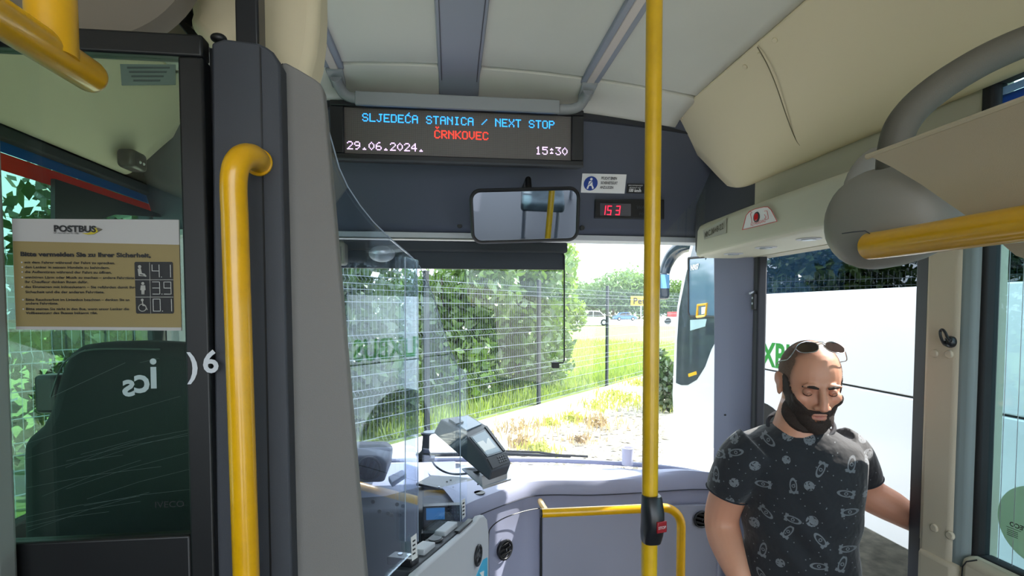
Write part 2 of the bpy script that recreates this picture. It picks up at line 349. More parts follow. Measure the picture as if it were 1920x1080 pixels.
# ------------------------------------------------------------------ ceiling channels and rail frame
t = thing('ceiling_duct', 'wide grey cover strip running along the middle of the ceiling', 'duct', (.035, 1.2, 2.5))
yy = [-1.5, 0, 1.0, 1.6, 1.85, 1.93, 2.0, 2.06, 2.10]
def cz(y): return 2.5-(0 if y < 1.7 else [0, .003, .012, .03][min(3, int((y-1.7)/.12))])
b = MB(); b.loft([[(x, y, (2.487 if y < 1.8 else 2.487-.045*((y-1.8)/.3)**2)-dz) for x, dz in ((-.042, -.016), (-.036, 0), (.106, 0), (.112, -.016))] for y in yy]); b.build('cover', M['strip'], t)
b = MB()
for x in (-.028, .098): b.loft([[(x-.0012, y, (2.4865 if y < 1.8 else 2.4865-.03*((y-1.8)/.3)**1.5)-d) for d in (0, .0015)]+[(x+.0012, y, (2.4865 if y < 1.8 else 2.4865-.03*((y-1.8)/.3)**1.5)-d) for d in (.0015, 0)] for y in yy])
b.build('edge_seam', M['charcoal'], t)
t = thing('ceiling_rail_frame', 'grey frame of two ceiling rails joined by a bar above the display', 'rail', (.06, 1.6, 2.4))
for x0 in (-.395, .508):
    z0 = ceilz(x0)
    b = MB(); b.box((x0-.034, -1.5, z0-.012), (x0+.034, 1.96, z0+.01)); b.build('rail_channel', M['strip'], t, bevel=.003)
    b = MB(); b.box((x0-.014, -1.5, z0-.016), (x0+.014, 1.93, z0-.006)); b.build('light_lens', M['lens'], t, bevel=.002)
    b = MB(); b.prism([(x0-.03, 1.93, z0-.02), (x0+.03, 1.93, z0-.02), (x0+.024, 2.02, z0-.045), (x0-.024, 2.02, z0-.045)], (0, .0, .03)); b.build('end_bracket', M['railgrey'], t, bevel=.004)
    sg = 1 if x0 < 0 else -1
    b = MB(); b.tube(smoothpath([(x0, 1.96, z0-.03), (x0+sg*.004, 2.0, z0-.045), (x0+sg*.02, 2.02, z0-.066), (x0+sg*.055, 2.025, z0-.076), (x0+sg*.10, 2.025, z0-.078)], 6), .019, 16); b.build('bent_tube', M['railgrey'], t)
A = H(665, 183, 1, 2.0); B = H(1050, 196, 1, 2.0)
b = MB(); b.box((A.x, 2.0, A.z-.024), (B.x, 2.016, A.z+.026)); b.build('cross_bar', M['railgrey'], t, bevel=.004)

# ------------------------------------------------------------------ LED display
FONT = {'S': '01110 10001 10000 01110 00001 10001 01110', 'L': '10000 10000 10000 10000 10000 10000 11111', 'J': '00111 00010 00010 00010 00010 10010 01100',
 'E': '11111 10000 10000 11110 10000 10000 11111', 'D': '11110 10001 10001 10001 10001 10001 11110', 'C': '01110 10001 10000 10000 10000 10001 01110',
 'A': '01110 10001 10001 11111 10001 10001 10001', 'T': '11111 00100 00100 00100 00100 00100 00100', 'N': '10001 11001 10101 10011 10001 10001 10001',
 'I': '01110 00100 00100 00100 00100 00100 01110', '/': '00000 00001 00010 00100 01000 10000 00000', 'X': '10001 10001 01010 00100 01010 10001 10001',
 'O': '01110 10001 10001 10001 10001 10001 01110', 'P': '11110 10001 10001 11110 10000 10000 10000', 'R': '11110 10001 10001 11110 10100 10010 10001',
 'K': '10001 10010 10100 11000 10100 10010 10001', 'V': '10001 10001 10001 10001 10001 01010 00100', '0': '00100 01010 10001 10001 10001 01010 00100',
 '1': '00100 01100 00100 00100 00100 00100 01110', '2': '01110 10001 00001 00010 00100 01000 11111', '3': '11111 00010 00100 00010 00001 10001 01110',
 '4': '00010 00110 01010 10010 11111 00010 00010', '5': '11111 10000 11110 00001 00001 10001 01110', '6': '00110 01000 10000 11110 10001 10001 01110',
 '9': '01110 10001 10001 01111 00001 00010 01100', '.': '00000 00000 00000 00000 00000 00100 01110', ':': '00000 00100 01110 00000 00100 01110 00000', ' ': '00000 '*7}
yD = 2.05
TL = H(648, 205, 1, yD); x0 = TL.x; z0 = TL.z; wS = H(1068, 240, 1, yD).x-x0; pit = wS/195
t = thing('led_display', 'wide black electronic display showing the next stop in blue and red letters', 'display', ((x0+x0+wS)/2, yD, 2.2))
a0 = H(620, 188, 1, yD); a1 = H(1092, 305, 1, yD); zt = H(620, 190, 1, yD).z; zb = H(650, 301, 1, yD).z
xl, xr = a0.x, a1.x
b = MB(); fw = .012
b.box((xl, yD-.02, z0+.006), (xr, yD+.02, zt)); b.box((xl, yD-.02, zb), (xr, yD+.02, z0-pit*38)); b.box((xl, yD-.02, z0-pit*38), (x0-.004, yD+.02, z0+.006)); b.box((x0+wS+.004, yD-.02, z0-pit*38), (xr, yD+.02, z0+.006))
b.build('bezel', M['satin'], t, bevel=.004)
b = MB(); b.box((xl+.01, yD+.018, zb+.005), (xr-.01, yD+.045, zt-.005)); b.build('housing', M['black'], t)
b = MB(); b.box((xl, yD-.022, zb-.004), (xr, yD-.016, zb+.004)); b.build('lower_lip', M['charcoal'], t, bevel=.001)
mled = bpy.data.materials.new('led_matrix'); mled.use_nodes = True; T = mled.node_tree; bs = T.nodes['Principled BSDF']; bs.inputs['Roughness'].default_value = .4
tc = T.nodes.new('ShaderNodeTexCoord'); vo = T.nodes.new('ShaderNodeTexVoronoi'); vo.inputs['Randomness'].default_value = 0; vo.inputs['Scale'].default_value = 1/pit
T.links.new(tc.outputs['Object'], vo.inputs['Vector']); cr = T.nodes.new('ShaderNodeValToRGB'); cr.color_ramp.elements[0].position = .3; cr.color_ramp.elements[1].position = .55
cr.color_ramp.elements[0].color = (*lin('7a7470'), 1); cr.color_ramp.elements[1].color = (*lin('3e3c3c'), 1)
T.links.new(vo.outputs['Distance'], cr.inputs['Fac']); T.links.new(cr.outputs['Color'], bs.inputs['Base Color'])
b = MB(); b.box((x0-.006, yD-.004, z0-pit*38-.003), (x0+wS+.006, yD+.018, z0+.008)); b.build('screen', mled, t)
def led(name, s, c0, r0, col, e):
    m = mat(name+'_light', col, .5, emit=e); b = MB()
    for i, ch in enumerate(s):
        acc = None
        if ch == 'Ć': ch = 'C'; acc = [(3, -2), (2, -1)]
        if ch == 'Č': ch = 'C'; acc = [(1, -3), (3, -3), (2, -2)]
        g = FONT[ch].split(); pts = [(c, r) for r in range(7) for c in range(5) if ch != ' ' and g[r][c] == '1']+(acc or [])
        for c, r in pts:
            x = x0+(c0+i*6+c)*pit; z = z0-(r0+r)*pit
            b.add([(x, yD-.0052, z-pit*.93), (x+pit*.93, yD-.0052, z-pit*.93), (x+pit*.93, yD-.0052, z), (x, yD-.0052, z)], [(0, 1, 2, 3)])
    b.build(name, m, t, smooth=False, fix=False)
for w_, c_ in (('SLJEDEĆA', 0), ('STANICA', 9), ('/', 17), ('NEXT', 19), ('STOP', 24)): led('blue_text', w_, 14+6*c_, 3, '2f9bff', 1.0)
led('red_text', 'ČRNKOVEC', 75, 15, 'ff3426', 1.1)
led('date_text', '29.06.2024.', 1, 27, 'e6c2f6', .8)
led('time_text', '15:30', 164, 26, 'e6c2f6', .8)

# ------------------------------------------------------------------ stickers, clock, mirror, blind on the header
def on_header(px, py, lift=0):
    y = 2.2
    for _ in range(6): p = H(px, py, 1, y); y = hd(p.x, p.z)-lift
    return p
def hpoly(pts, lift, m, name, parent, th=.0012):
    b = MB(); P = [on_header(x, y, lift) for x, y in pts]; b.prism(P, (0, th, 0)); return b.build(name, m, parent, smooth=False)
c = on_header(1132, 343, .003)
t = thing('safety_belt_sticker', 'white sticker with a blue seat belt symbol beside the yellow pole', 'sticker', c)
P = [on_header(*q, .003) for q in ((1092, 325), (1175, 327), (1171, 363), (1089, 361))]
b = MB(); b.prism(P, (0, .002, 0)); b.build('plate', M['white'], t, bevel=.0008)
up = (P[0]-P[3]).normalized(); rt = (P[1]-P[0]).normalized(); nn = rt.cross(up)
cc = on_header(1107.5, 344, .005)
b = MB(); b.disc(cc, nn, .0305, .0006, 40); b.build('blue_disc', M['blue'], t)
def on(c, u, v, l=.0012): return Vector(c)+rt*u+up*v+nn*l
b = MB(); b.disc(on(cc, .001, .019), nn, .0055, .0005, 20); b.prism([on(cc, -.008, .010), on(cc, .006, .012), on(cc, .009, -.010), on(cc, -.012, -.010)], nn*.0005)
b.prism([on(cc, -.012, -.008), on(cc, -.006, -.010), on(cc, -.010, -.024), on(cc, -.017, -.022)], nn*.0005); b.prism([on(cc, .004, -.010), on(cc, .010, -.008), on(cc, .016, -.020), on(cc, .009, -.024)], nn*.0005)
b.build('belt_figure', M['white'], t)
b = MB(); b.prism([on(cc, .006, .013, .002), on(cc, .009, .012, .002), on(cc, -.008, -.007, .002), on(cc, -.011, -.006, .002)], nn*.0004); b.build('belt_band', M['blue'], t)
for s, (px, py) in zip(('PFLICHT EINEN', 'SICHERHEITSGURT', 'ANZULEGEN'), ((1127, 336.5), (1126, 345), (1125, 353.5))):
    text('sticker_text', s, .0165, M['ink'], on_header(px, py, .006), rt, up, t, sx=.62 if 'S' != s[0] else .54, bold=.0003)
c = on_header(1195, 354, .003)
t = thing('speed_sticker', 'small black sticker reading 100 km/h left of the yellow pole', 'sticker', c)
hpoly(((1176, 344), (1216, 345), (1215, 363), (1174, 362)), .003, M['ink'], 'plate', t)
text('sticker_text', '100 km/h', .019, M['white'], on_header(1178, 359.5, .006), rt, up, t, sx=.80, bold=.0006)
text('sticker_text', 'GESCHWINDIGKEIT', .008, M['white'], on_header(1178, 348.5, .006), rt, up, t, sx=.92)
text('sticker_text', 'BEGRENZT AUF', .0085, M['white'], on_header(1180, 353, .006), rt, up, t, sx=.85)

c = on_header(1180, 391, .02)
t = thing('header_clock', 'black framed digital clock with red digits above the windscreen', 'clock', c)
Pq = [on_header(*q, .012) for q in ((1116, 373), (1246, 374), (1246, 411), (1115, 409))]
b = MB(); b.prism(Pq, (0, .03, 0)); b.build('housing', M['black'], t, bevel=.004)
P2 = [on_header(*q, .0135) for q in ((1125, 381), (1183, 382), (1183, 405), (1125, 404))]
b = MB(); b.prism(P2, (0, .004, 0)); b.build('screen', mat('clock_screen', '4b4d55', .2), t)
seg7 = {'1': 'bc', '5': 'acdfg', '3': 'abcdg', '4': 'bcfg', '9': 'abcdfg', '0': 'abcdef'}
def digits(name, s, o, X, Y, h, w, gap, m, parent, th=None):
    th = th or h*.11; b = MB(); X = Vector(X).normalized(); Y = Vector(Y).normalized(); N_ = X.cross(Y); x = 0
    for ch in s:
        if ch == ' ': x += w+gap; continue
        if ch == '.':
            p = [(x-gap*.5, 0), (x-gap*.5+th, 0), (x-gap*.5+th, th), (x-gap*.5, th)]
            b.prism([Vector(o)+X*u+Y*v for u, v in p], N_*.0004); x += th*1.2; continue
        S = {'a': (0, h-th, w, h), 'd': (0, 0, w, th), 'g': (0, h/2-th/2, w, h/2+th/2), 'b': (w-th, h/2, w, h), 'c': (w-th, 0, w, h/2), 'e': (0, 0, th, h/2), 'f': (0, h/2, th, h)}
        for k in seg7[ch]:
            u0, v0, u1, v1 = S[k]; q = th*.12
            b.prism([Vector(o)+X*(x+u)+Y*v for u, v in ((u0+q, v0+q), (u1-q, v0+q), (u1-q, v1-q), (u0+q, v1-q))], N_*.0004)
        x += w+gap
    return b.build(name, m, parent, smooth=False)
mcl = mat('clock_red', 'ff2a48', .5, emit=.9); digits('red_digits', '15', on_header(1126.5, 403, .016), rt, up, .043, .0205, .006, mcl, t); digits('red_digits', '3', on_header(1126.5, 403, .016)+rt*.066, rt, up, .043, .0205, .006, mcl, t)
text('clock_text', 'WAGEN', .022, M['charcoal'], on_header(1193, 391.5, .0135), rt, up, t); text('clock_text', 'HÄLT', .022, M['charcoal'], on_header(1198, 403.5, .0135), rt, up, t)

# interior mirror
yM = 2.02
cs = [H(*q, 1, yM) for q in ((887, 360), (1080, 355), (1078, 446), (889, 456))]
ctr = sum(cs, Vector())/4
t = thing('interior_mirror', 'rounded black framed rear-view mirror hanging under the header', 'mirror', ctr)
nrm = (Vector((-.065, -1, -.37))).normalized(); X = Vector((0, 0, 1)).cross(nrm).normalized()*-1; X = nrm.cross(Vector((0, 0, 1))).normalized()*-1
if X.x < 0: X = -X
roll = Matrix.Rotation(math.radians(2.0), 3, nrm); X = roll @ X; Y = X.cross(nrm)*-1
if Y.z < 0: Y = -Y
hw, hh = .205, .101
def rrect(hw, hh, r, n=8):
    out = []
    for (sx, sy, a0) in ((1, 1, 0), (-1, 1, 90), (-1, -1, 180), (1, -1, 270)):
        for k in range(n+1):
            a = math.radians(a0+90*k/n); out.append((sx*(hw-r)+r*math.cos(a), sy*(hh-r)+r*math.sin(a)))
    return out
def mp(u, v, d): return ctr+X*u+Y*v+nrm*d
b = MB(); b.loft([[mp(u, v, .0) for u, v in rrect(hw, hh, .035)], [mp(u, v, -.012) for u, v in rrect(hw, hh, .035)], [mp(u, v, -.035) for u, v in rrect(hw*.85, hh*.8, .035)]]); b.build('back_shell', M['satin'], t)
fr = rrect(hw-.004, hh-.004, .035)
b = MB(); b.tube([mp(u, v, .001) for u, v in fr]+[mp(*fr[0], .001)], .007, 8); b.build('mirror_rim', M['satin'], t)
b = MB(); b.add([mp(u, v, .0022) for u, v in rrect(hw-.008, hh-.008, .032)], [tuple(range(36))]); b.build('mirror_glass', M['mirror'], t, smooth=False, fix=False)
b = MB(); b.tube([mp(.02, .05, -.03), mp(.02, .12, -.10), Vector((ctr.x+.02, hd(.3, 2.1)+.01, 2.13))], .012, 12); b.build('bracket', M['black'], t)

# windscreen blind with rod and handle
yB = 2.40
A = H(610, 452, 1, yB); B = H(1062, 455, 1, yB)
t = thing('windscreen_blind', 'dark roller blind pulled partly down over the driver side windscreen', 'blind', ((A.x+B.x)/2, yB, A.z))
zz = lambda py: H(840, py, 1, yB).z
b = MB(); b.box((A.x-.25, yB-.03, zz(472)), (B.x, yB+.03, zz(453))); b.build('cassette', M['fabric'], t, bevel=.008, seg=3)
b = MB(); b.box((A.x-.25, yB-.034, zz(473)), (B.x-.01, yB-.022, zz(469))); b.build('edge_strip', M['charcoal'], t)
b = MB(); b.box((A.x-.25, yB-.006, zz(503)), (B.x-.012, yB+.006, zz(470))); b.build('blind_fabric', M['fabric'], t)
b = MB(); b.tube([(A.x-.25, yB, zz(502)), (B.x-.012, yB, zz(502))], .006, 8); b.build('bottom_bar', M['satin'], t)
P = [H(1053, 470, 1, yB-.02), H(1058, 480, 1, yB-.02), H(1058, 675, 1, yB-.02), H(1056, 680, 1, yB-.02), H(1036, 681, 1, yB-.02)]
b = MB(); b.tube(P, .0035, 8); b.build('pull_rod', M['black'], t)
c = H(1041, 684, 1, yB-.02); b = MB(); b.box((c.x-.016, c.y-.014, c.z-.015), (c.x+.016, c.y+.014, c.z+.013)); b.build('handle', M['black'], t, bevel=.003)
# driver lamp tucked behind blind at left
c = H(716, 476, 1, 2.33)
t = thing('cab_lamp', 'small silver dome lamp under the blind behind the clear screen', 'lamp', c)
b = MB(); b.ell(c, (.055, .045, .035)); b.build('shell', M['railgrey'], t)
b = MB(); b.ell(c+Vector((0, -.012, .006)), (.045, .037, .028)); b.build('reflector', M['alu'], t)
c = H(634, 477, 1, 2.30)
t = thing('speaker_box', 'grey rounded box beside the blind at the cab panel edge', 'box', c)
b = MB(); b.box((c.x-.06, c.y-.03, c.z-.045), (c.x+.035, c.y+.04, c.z+.05)); b.build('shell', mat('greige', '77746a', .6), t, bevel=.015, seg=3)
b = MB(); b.box((c.x-.05, c.y-.033, c.z-.03), (c.x+.02, c.y-.029, c.z+.03)); b.build('front_panel', M['charcoal'], t, bevel=.003)

# ------------------------------------------------------------------ yellow centre pole with stop button
pb = H(1217, 1080, 1, 1.13); pt = H(1227, 0, 1, 1.13)
pd = (pt-pb).normalized(); 
t = thing('grab_pole', 'yellow vertical grab pole standing in the middle of the aisle', 'pole', (.44, 1.13, 0))
p0 = pb-pd*(pb.z/pd.z); p1 = pb+pd*((2.5-pb.z)/pd.z)
b = MB(); b.tube([p0, p1], .0175, 28); b.build('tube', M['yellow2'], t)
for z, r in ((0, .05), (2.48, .04)): q = p0+pd*(z/pd.z); b = MB(); b.disc(q, (0, 0, 1), r, .012, 24); b.build('flange', M['alu'], t, bevel=.003)
c = H(1221, 972, 1, 1.125); ax = (p0-p0)+pd
t = thing('stop_button', 'black stop button box clamped on the yellow pole', 'button', c)
hz = .053
rings = []
for k, (z, rx, ry, oy) in enumerate(((-hz, .0195, .0195, 0), (-hz+.004, .021, .021, 0), (-.03, .023, .025, -.004), (-.01, .0225, .029, -.008), (.02, .0225, .028, -.007), (hz-.004, .021, .022, -.001), (hz, .0195, .0195, 0))):
    q = c+pd*z; rings.append([q+Vector((rx*math.copysign(abs(math.cos(a))**.7, math.cos(a)), oy+ry*math.copysign(abs(math.sin(a))**.7, math.sin(a)), 0)) for a in [2*math.pi*i/28 for i in range(28)]])
b = MB(); b.loft(rings); b.build('housing', M['satin'], t)
bx = Vector((.94, .34, 0)).normalized(); bc = c+Vector((.010, -.034, 0))+pd*(-.006); bn = Vector((.25, -.97, 0)).normalized(); bx = Vector((.97, .25, 0))
b = MB(); b.obox(bc, (bx, bn, pd), (.0125, .003, .0125)); b.build('red_button', M['stopred'], t, bevel=.002)
text('stop_text', 'STOP', .0085, mat('stop_text_grey', 'b9a3a3', .5), bc+bn*.0032-bx*.0105-Vector((0, 0, .003)), bx, (0, 0, 1), t, sx=.95, bold=.0003)

# front yellow rail and its bracket
t = thing('front_rail', 'yellow bent handrail in front of the grey dashboard panel', 'handrail', (.6, 1.9, 0))
L0 = H(1016, 962, 1, 1.9); R0 = H(1240, 955, 1, 1.9); Rb = H(1276, 1080, 1, 1.9)
zr = H(1130, 957, 1, 1.9).z
xb = Rb.x
path = [(L0.x, 1.9, zr)]+[(xb-.075, 1.9, zr)]
for k in range(1, 9): a = math.radians(90-90*k/8); path.append((xb-.075+.075*math.cos(a), 1.9, zr-.075+.075*math.sin(a)))
path.append((xb, 1.9, 0))
b = MB(); b.tube(path, .0165, 22); b.build('tube', M['yellow'], t)
b = MB(); b.tube(smoothpath([H(1026, 961, 1, 1.9), H(1020, 952, 1, 1.96), H(1014, 942, 1, 2.03), H(1013, 940, 1, 2.14)], 5), .012, 14); b.build('wall_bracket', M['yellow'], t)
b = MB(); b.disc((L0.x-.002, 1.9, zr), (-1, 0, 0), .0168, .004, 20); b.build('end_cap', M['black'], t)
b = MB(); b.disc((xb, 1.9, 0), (0, 0, 1), .045, .01, 24); b.build('floor_flange', M['yellow'], t, bevel=.003)
# ------------------------------------------------------------------ dashboard
def vent(c, nrm, R, parent, roll=0, up=(0, 0, 1), name='air_vent'):
    c = Vector(c); n = Vector(nrm).normalized(); u = Vector(up).cross(n).normalized(); w = n.cross(u)
    u, w = u*math.cos(roll)+w*math.sin(roll), w*math.cos(roll)-u*math.sin(roll)
    b = MB(); b.ring(c+n*.002, n, R*.93, R*.13, 36, 10); b.disc(c-n*.012, n, R*.9, .006, 30); v = b.build(name, M['satin'], parent)
    for k in (-.5, 0, .5):
        L = R*.86*math.sqrt(1-k*k*.9)
        b = MB(); b.obox(c+w*(R*k)+n*.002, (u, (w+n*.5), n-w*.5), (L, R*.17, R*.035)); b.build('slat', M['black'], v, bevel=.0015)
    b = MB(); b.obox(c+n*.008, (w, u, n), (R*.16, R*.06, R*.05)); b.build('vent_knob', M['charcoal'], v, bevel=.001)
    return v
t = thing('dashboard', 'grey moulded dashboard with dark recessed panel under the windscreen', 'dashboard', (.5, 2.2, 0)); dash = t
near = [(.02, 1.93), (.12, 2.04), (.27, 2.165), (.35, 2.205), (.45, 2.205), (.6, 2.185), (.8, 2.19), (1.0, 2.205), (1.10, 2.20), (1.165, 2.185)]
far = [(-.15, 2.62), (.0, 2.61), (.15, 2.59), (.30, 2.575), (.45, 2.56), (.6, 2.53), (.8, 2.47), (1.0, 2.37), (1.09, 2.30), (1.165, 2.225)]
NP = smoothpath([(a, b_, 0) for a, b_ in near], 4); FP = smoothpath([(a, b_, 0) for a, b_ in far], 4)
rows = []
for i, (p, q) in enumerate(zip(NP, FP)):
    tg = (NP[min(i+1, len(NP)-1)]-NP[max(i-1, 0)]).normalized(); n = Vector((tg.y, -tg.x, 0)); d = p-q; 
    f = lambda k, z: Vector((p.x*k+q.x*(1-k), p.y*k+q.y*(1-k), z))
    g = lambda o_, z: Vector((p.x+n.x*o_, p.y+n.y*o_, z))
    hump = .012*math.exp(-((p.x-1.0)/.12)**2)
    rows.append([f(0, .80), f(0, .885), f(.25, .902), f(.6, .922+hump), f(.82, .93+hump), f(.93, .930+hump), g(0, .922+hump*.6), g(.008, .908), g(.012, .885), g(.010, .866), g(.002, .862), g(-.004, .85), g(-.004, .5), g(-.004, 0)])
b = MB(); b.loft([list(r) for r in rows], False, False); o = b.build('body', M['dash'], t, fix=False)
b = MB(); b.tube([r[9]+Vector((0, -.001, -.003)) for r in rows], .0022, 6); b.build('crease_line', M['dashdark'], t)
c0 = H(1014, 955, 1, 2.199); b = MB(); b.box((c0.x-.003, 2.190, 0), (c0.x+.003, 2.21, c0.z)); b.build('panel_gap', M['black'], t)
b = MB(); b.box((c0.x+.004, 2.184, 0), (1.16, 2.20, c0.z-.004)); b.build('front_panel', mat('front_panel_grey', '9092a2', .6, bump=.2, bscale=700), t, bevel=.004)
b = MB(); b.tube(smoothpath([H(1013, 953, 1, 2.185), H(985, 958, 1, 2.15), H(946, 971, 1, 2.08), H(922, 988, 1, 2.03), H(916, 1010, 1, 2.01), H(916, 1090, 1, 2.01)], 5), .0022, 6); b.build('panel_gap', M['black'], t)
fl = Vector((.15, .125, 0)).normalized(); fn = Vector((fl.y, -fl.x, 0))
def onplane(px, py, p0, n):
    r = ray(px, py); return EYE+r*((Vector(p0)-EYE).dot(n)/r.dot(n))
vent(onplane(945, 1030, (.12, 2.04, 0), fn)+fn*.006, fn, .040, t, roll=.15)
vent(H(1315, 973, 1, 2.182)+Vector((0, -.004, 0)), (0, -1, 0), .036, t, roll=-.3)
c = H(890, 926, 2, .935); b = MB(); b.disc((c.x+.02, c.y+.03, .926), (0, 0, 1), .022, .004, 24); b.build('cup_recess', M['black'], t)
# white cup
c = H(1178, 872, 2, .925)
t = thing('paper_cup', 'small white paper cup standing on the dashboard left of the pole', 'cup', (c.x, c.y+.01, .925))
R_ = .026
b = MB(); b.loft([[(c.x+r*math.cos(a), c.y+.01+r*math.sin(a), z) for a in [2*math.pi*k/28 for k in range(28)]] for r, z in ((R_, .925), (R_*1.06, .925+.078), (R_*1.09, .925+.080), (R_*1.0, .925+.079), (R_*.95, .94))]); b.build('cup_wall', M['cup'], t)
b = MB(); b.ring((c.x, c.y+.01, 1.004), (0, 0, 1), R_*1.06, .0018, 28, 6); b.build('rim', M['white'], t)

# wiper outside
t = thing('windscreen_wiper', 'black wiper lying along the foot of the windscreen', 'wiper', H(1020, 852, 1, 2.66))
b = MB(); b.tube([H(948, 846, 1, 2.68), H(1010, 848, 1, 2.68), H(1045, 853, 1, 2.68), H(1102, 856, 1, 2.68)], .006, 8); b.build('blade', M['rubber'], t)
b = MB(); b.tube([H(780, 853, 1, 2.72), H(950, 851, 1, 2.70), H(1070, 856, 1, 2.70)], [.012, .010, .006], 8); b.build('arm', M['satin'], t)

# ------------------------------------------------------------------ driver console
t = thing('driver_console', 'dark driver console with radio and black top mat behind the clear screen', 'console', (-.35, 2.1, 0))
b = MB(); b.loft([[(-1.1, 1.80, 0), (-1.1, 1.80, .55), (-1.1, 1.93, .86), (-1.1, 1.98, .895), (-1.1, 2.60, .895), (-1.1, 2.60, 0)], [(-.5, 1.86, 0), (-.5, 1.86, .55), (-.5, 1.98, .86), (-.5, 2.03, .90), (-.5, 2.63, .895), (-.5, 2.63, 0)], [(.00, 1.86, 0), (.00, 1.86, .55), (.00, 1.90, .86), (.00, 1.95, .915), (.0, 2.62, .893), (.0, 2.62, 0)], [(.045, 1.90, 0), (.045, 1.90, .55), (.045, 1.93, .86), (.045, 1.97, .918), (.045, 2.62, .893), (.045, 2.62, 0)]])
b.build('body', M['dashdark'], t, bevel=.012, seg=3)
b = MB(); b.box((-1.1, 2.15, .888), (.02, 2.62, .902)); b.build('top_cover', M['dash'], t, bevel=.004)
P = [H(x, y, 2, .925) for x, y in ((780, 905), (808, 890), (860, 893), (905, 900), (885, 922), (868, 925))]
b = MB(); b.prism([(p.x, p.y, .912) for p in P], (0, 0, .012)); b.build('top_mat', M['satin'], t, bevel=.003)
for px, py in ((823, 913), (845, 900), (838, 903), (850, 914)):
    q = H(px, py, 2, .9245); b = MB(); b.disc(q, (0, 0, 1), .004, .002, 10); b.build('mat_screw', M['alu'] if px == 823 else M['black'], t)
# radio
A = H(793, 946, 1, 1.90); Bp = H(866, 988, 1, 1.90)
b = MB(); b.box((A.x, 1.878, Bp.z), (Bp.x, 1.91, A.z)); rd = b.build('radio', M['satin'], t, bevel=.003)
A2 = H(799, 953, 1, 1.878); B2 = H(834, 973, 1, 1.878); b = MB(); b.box((A2.x, 1.875, B2.z), (B2.x, 1.880, A2.z)); b.build('radio_screen', M['lcd'], rd)
for i in range(4):
    for j in range(3):
        q = H(841+i*6, 955+j*6, 1, 1.876); b = MB(); b.box((q.x-.0035, 1.873, q.z-.003), (q.x+.0035, 1.880, q.z+.003)); b.build('radio_key', M['charcoal'], rd, bevel=.0008)
for k in range(6):
    q = H(801+k*7, 980, 1, 1.876); b = MB(); b.box((q.x-.004, 1.873, q.z-.0025), (q.x+.004, 1.880, q.z+.0025)); b.build('radio_key', M['charcoal'], rd, bevel=.0008)
A = H(790, 995, 1, 1.885); Bp = H(858, 1020, 1, 1.885)
b = MB(); b.box((A.x, 1.86, Bp.z), (Bp.x, 1.90, A.z)); tg_ = b.build('tachograph', M['satin'], t, bevel=.003)
q0 = H(796, 1000, 1, 1.86); q1 = H(850, 1003, 1, 1.86); b = MB(); b.box((q0.x, 1.857, q1.z), (q1.x, 1.862, q0.z)); b.build('slot', M['charcoal'], tg_)
for k in range(7):
    q = H(800+k*8, 1013, 1, 1.858); b = MB(); b.box((q.x-.004, 1.855, q.z-.003), (q.x+.004, 1.862, q.z+.003)); b.build('key', M['charcoal'], tg_, bevel=.0008)
for (px, py) in ((700, 940), (712, 958), (728, 962), (745, 945), (756, 948), (750, 965), (735, 966)):
    q = H(px, py, 1, 1.955); b = MB(); b.disc(q, (0, -1, .2), .007, .01, 14); b.build('switch', M['black'], t)
# vent pod
A = H(652, 852, 1, 2.15); Bp = H(727, 902, 1, 2.15)
b = MB(); b.prism([(A.x-.1, 2.13, Bp.z), (Bp.x-.01, 2.13, Bp.z), (Bp.x, 2.13, A.z-.03), (Bp.x-.03, 2.13, A.z-.004), (A.x-.1, 2.13, A.z)], (0, .25, 0)); b.build('vent_pod', M['dashdark'], t, bevel=.015, seg=3)
vent(H(692, 879, 1, 2.125), (.2, -1, .1), .046, t, roll=1.2)
P = [H(728, 893, 1, 2.1), H(755, 880, 1, 2.2), H(762, 887, 1, 2.12), H(735, 905, 1, 2.05)]
b = MB(); b.prism(P, (0, 0, -.02)); b.build('switch_wing', M['dash'], t, bevel=.003)
# phone holder stalk
c = H(795, 858, 1, 2.25)
t = thing('holder_stalk', 'dark flared holder stalk standing on the dashboard beside the ticket machine', 'holder', c)
q1 = H(801, 817, 1, 2.25)
b = MB(); b.loft([[(c.x+dx*s+o_, 2.25+dy*s, z) for dx, dy in ((-1, -.6), (1, -.6), (1, .6), (-1, .6))] for s, z, o_ in ((.030, c.z, 0), (.028, c.z+.012, 0), (.016, c.z+.03, .006), (.014, q1.z, .01), (.026, q1.z+.012, .012))]); b.build('stalk', M['charcoal'], t, bevel=.003)
b = MB(); b.box((c.x-.03, 2.22, c.z-.012), (c.x+.045, 2.27, c.z+.004)); b.build('foot', M['black'], t, bevel=.003)
b = MB(); b.disc((q1.x+.012, 2.25, q1.z+.012), (0, 0, 1), .028, .005, 20); b.build('top_pad', M['lightgrey'], t)
cb = MB(); cb.tube(smoothpath([(c.x+.03, 2.25, c.z), H(815, 872, 1, 2.18), H(832, 884, 1, 2.10), H(852, 889, 1, 2.03), H(875, 888, 1, 1.98), H(900, 884, 1, 1.97)], 6), .004, 8)
tag(cb.build('power_cable', M['rubber']), 'thin black cable drooping from the holder stalk to the ticket machine', 'cable')

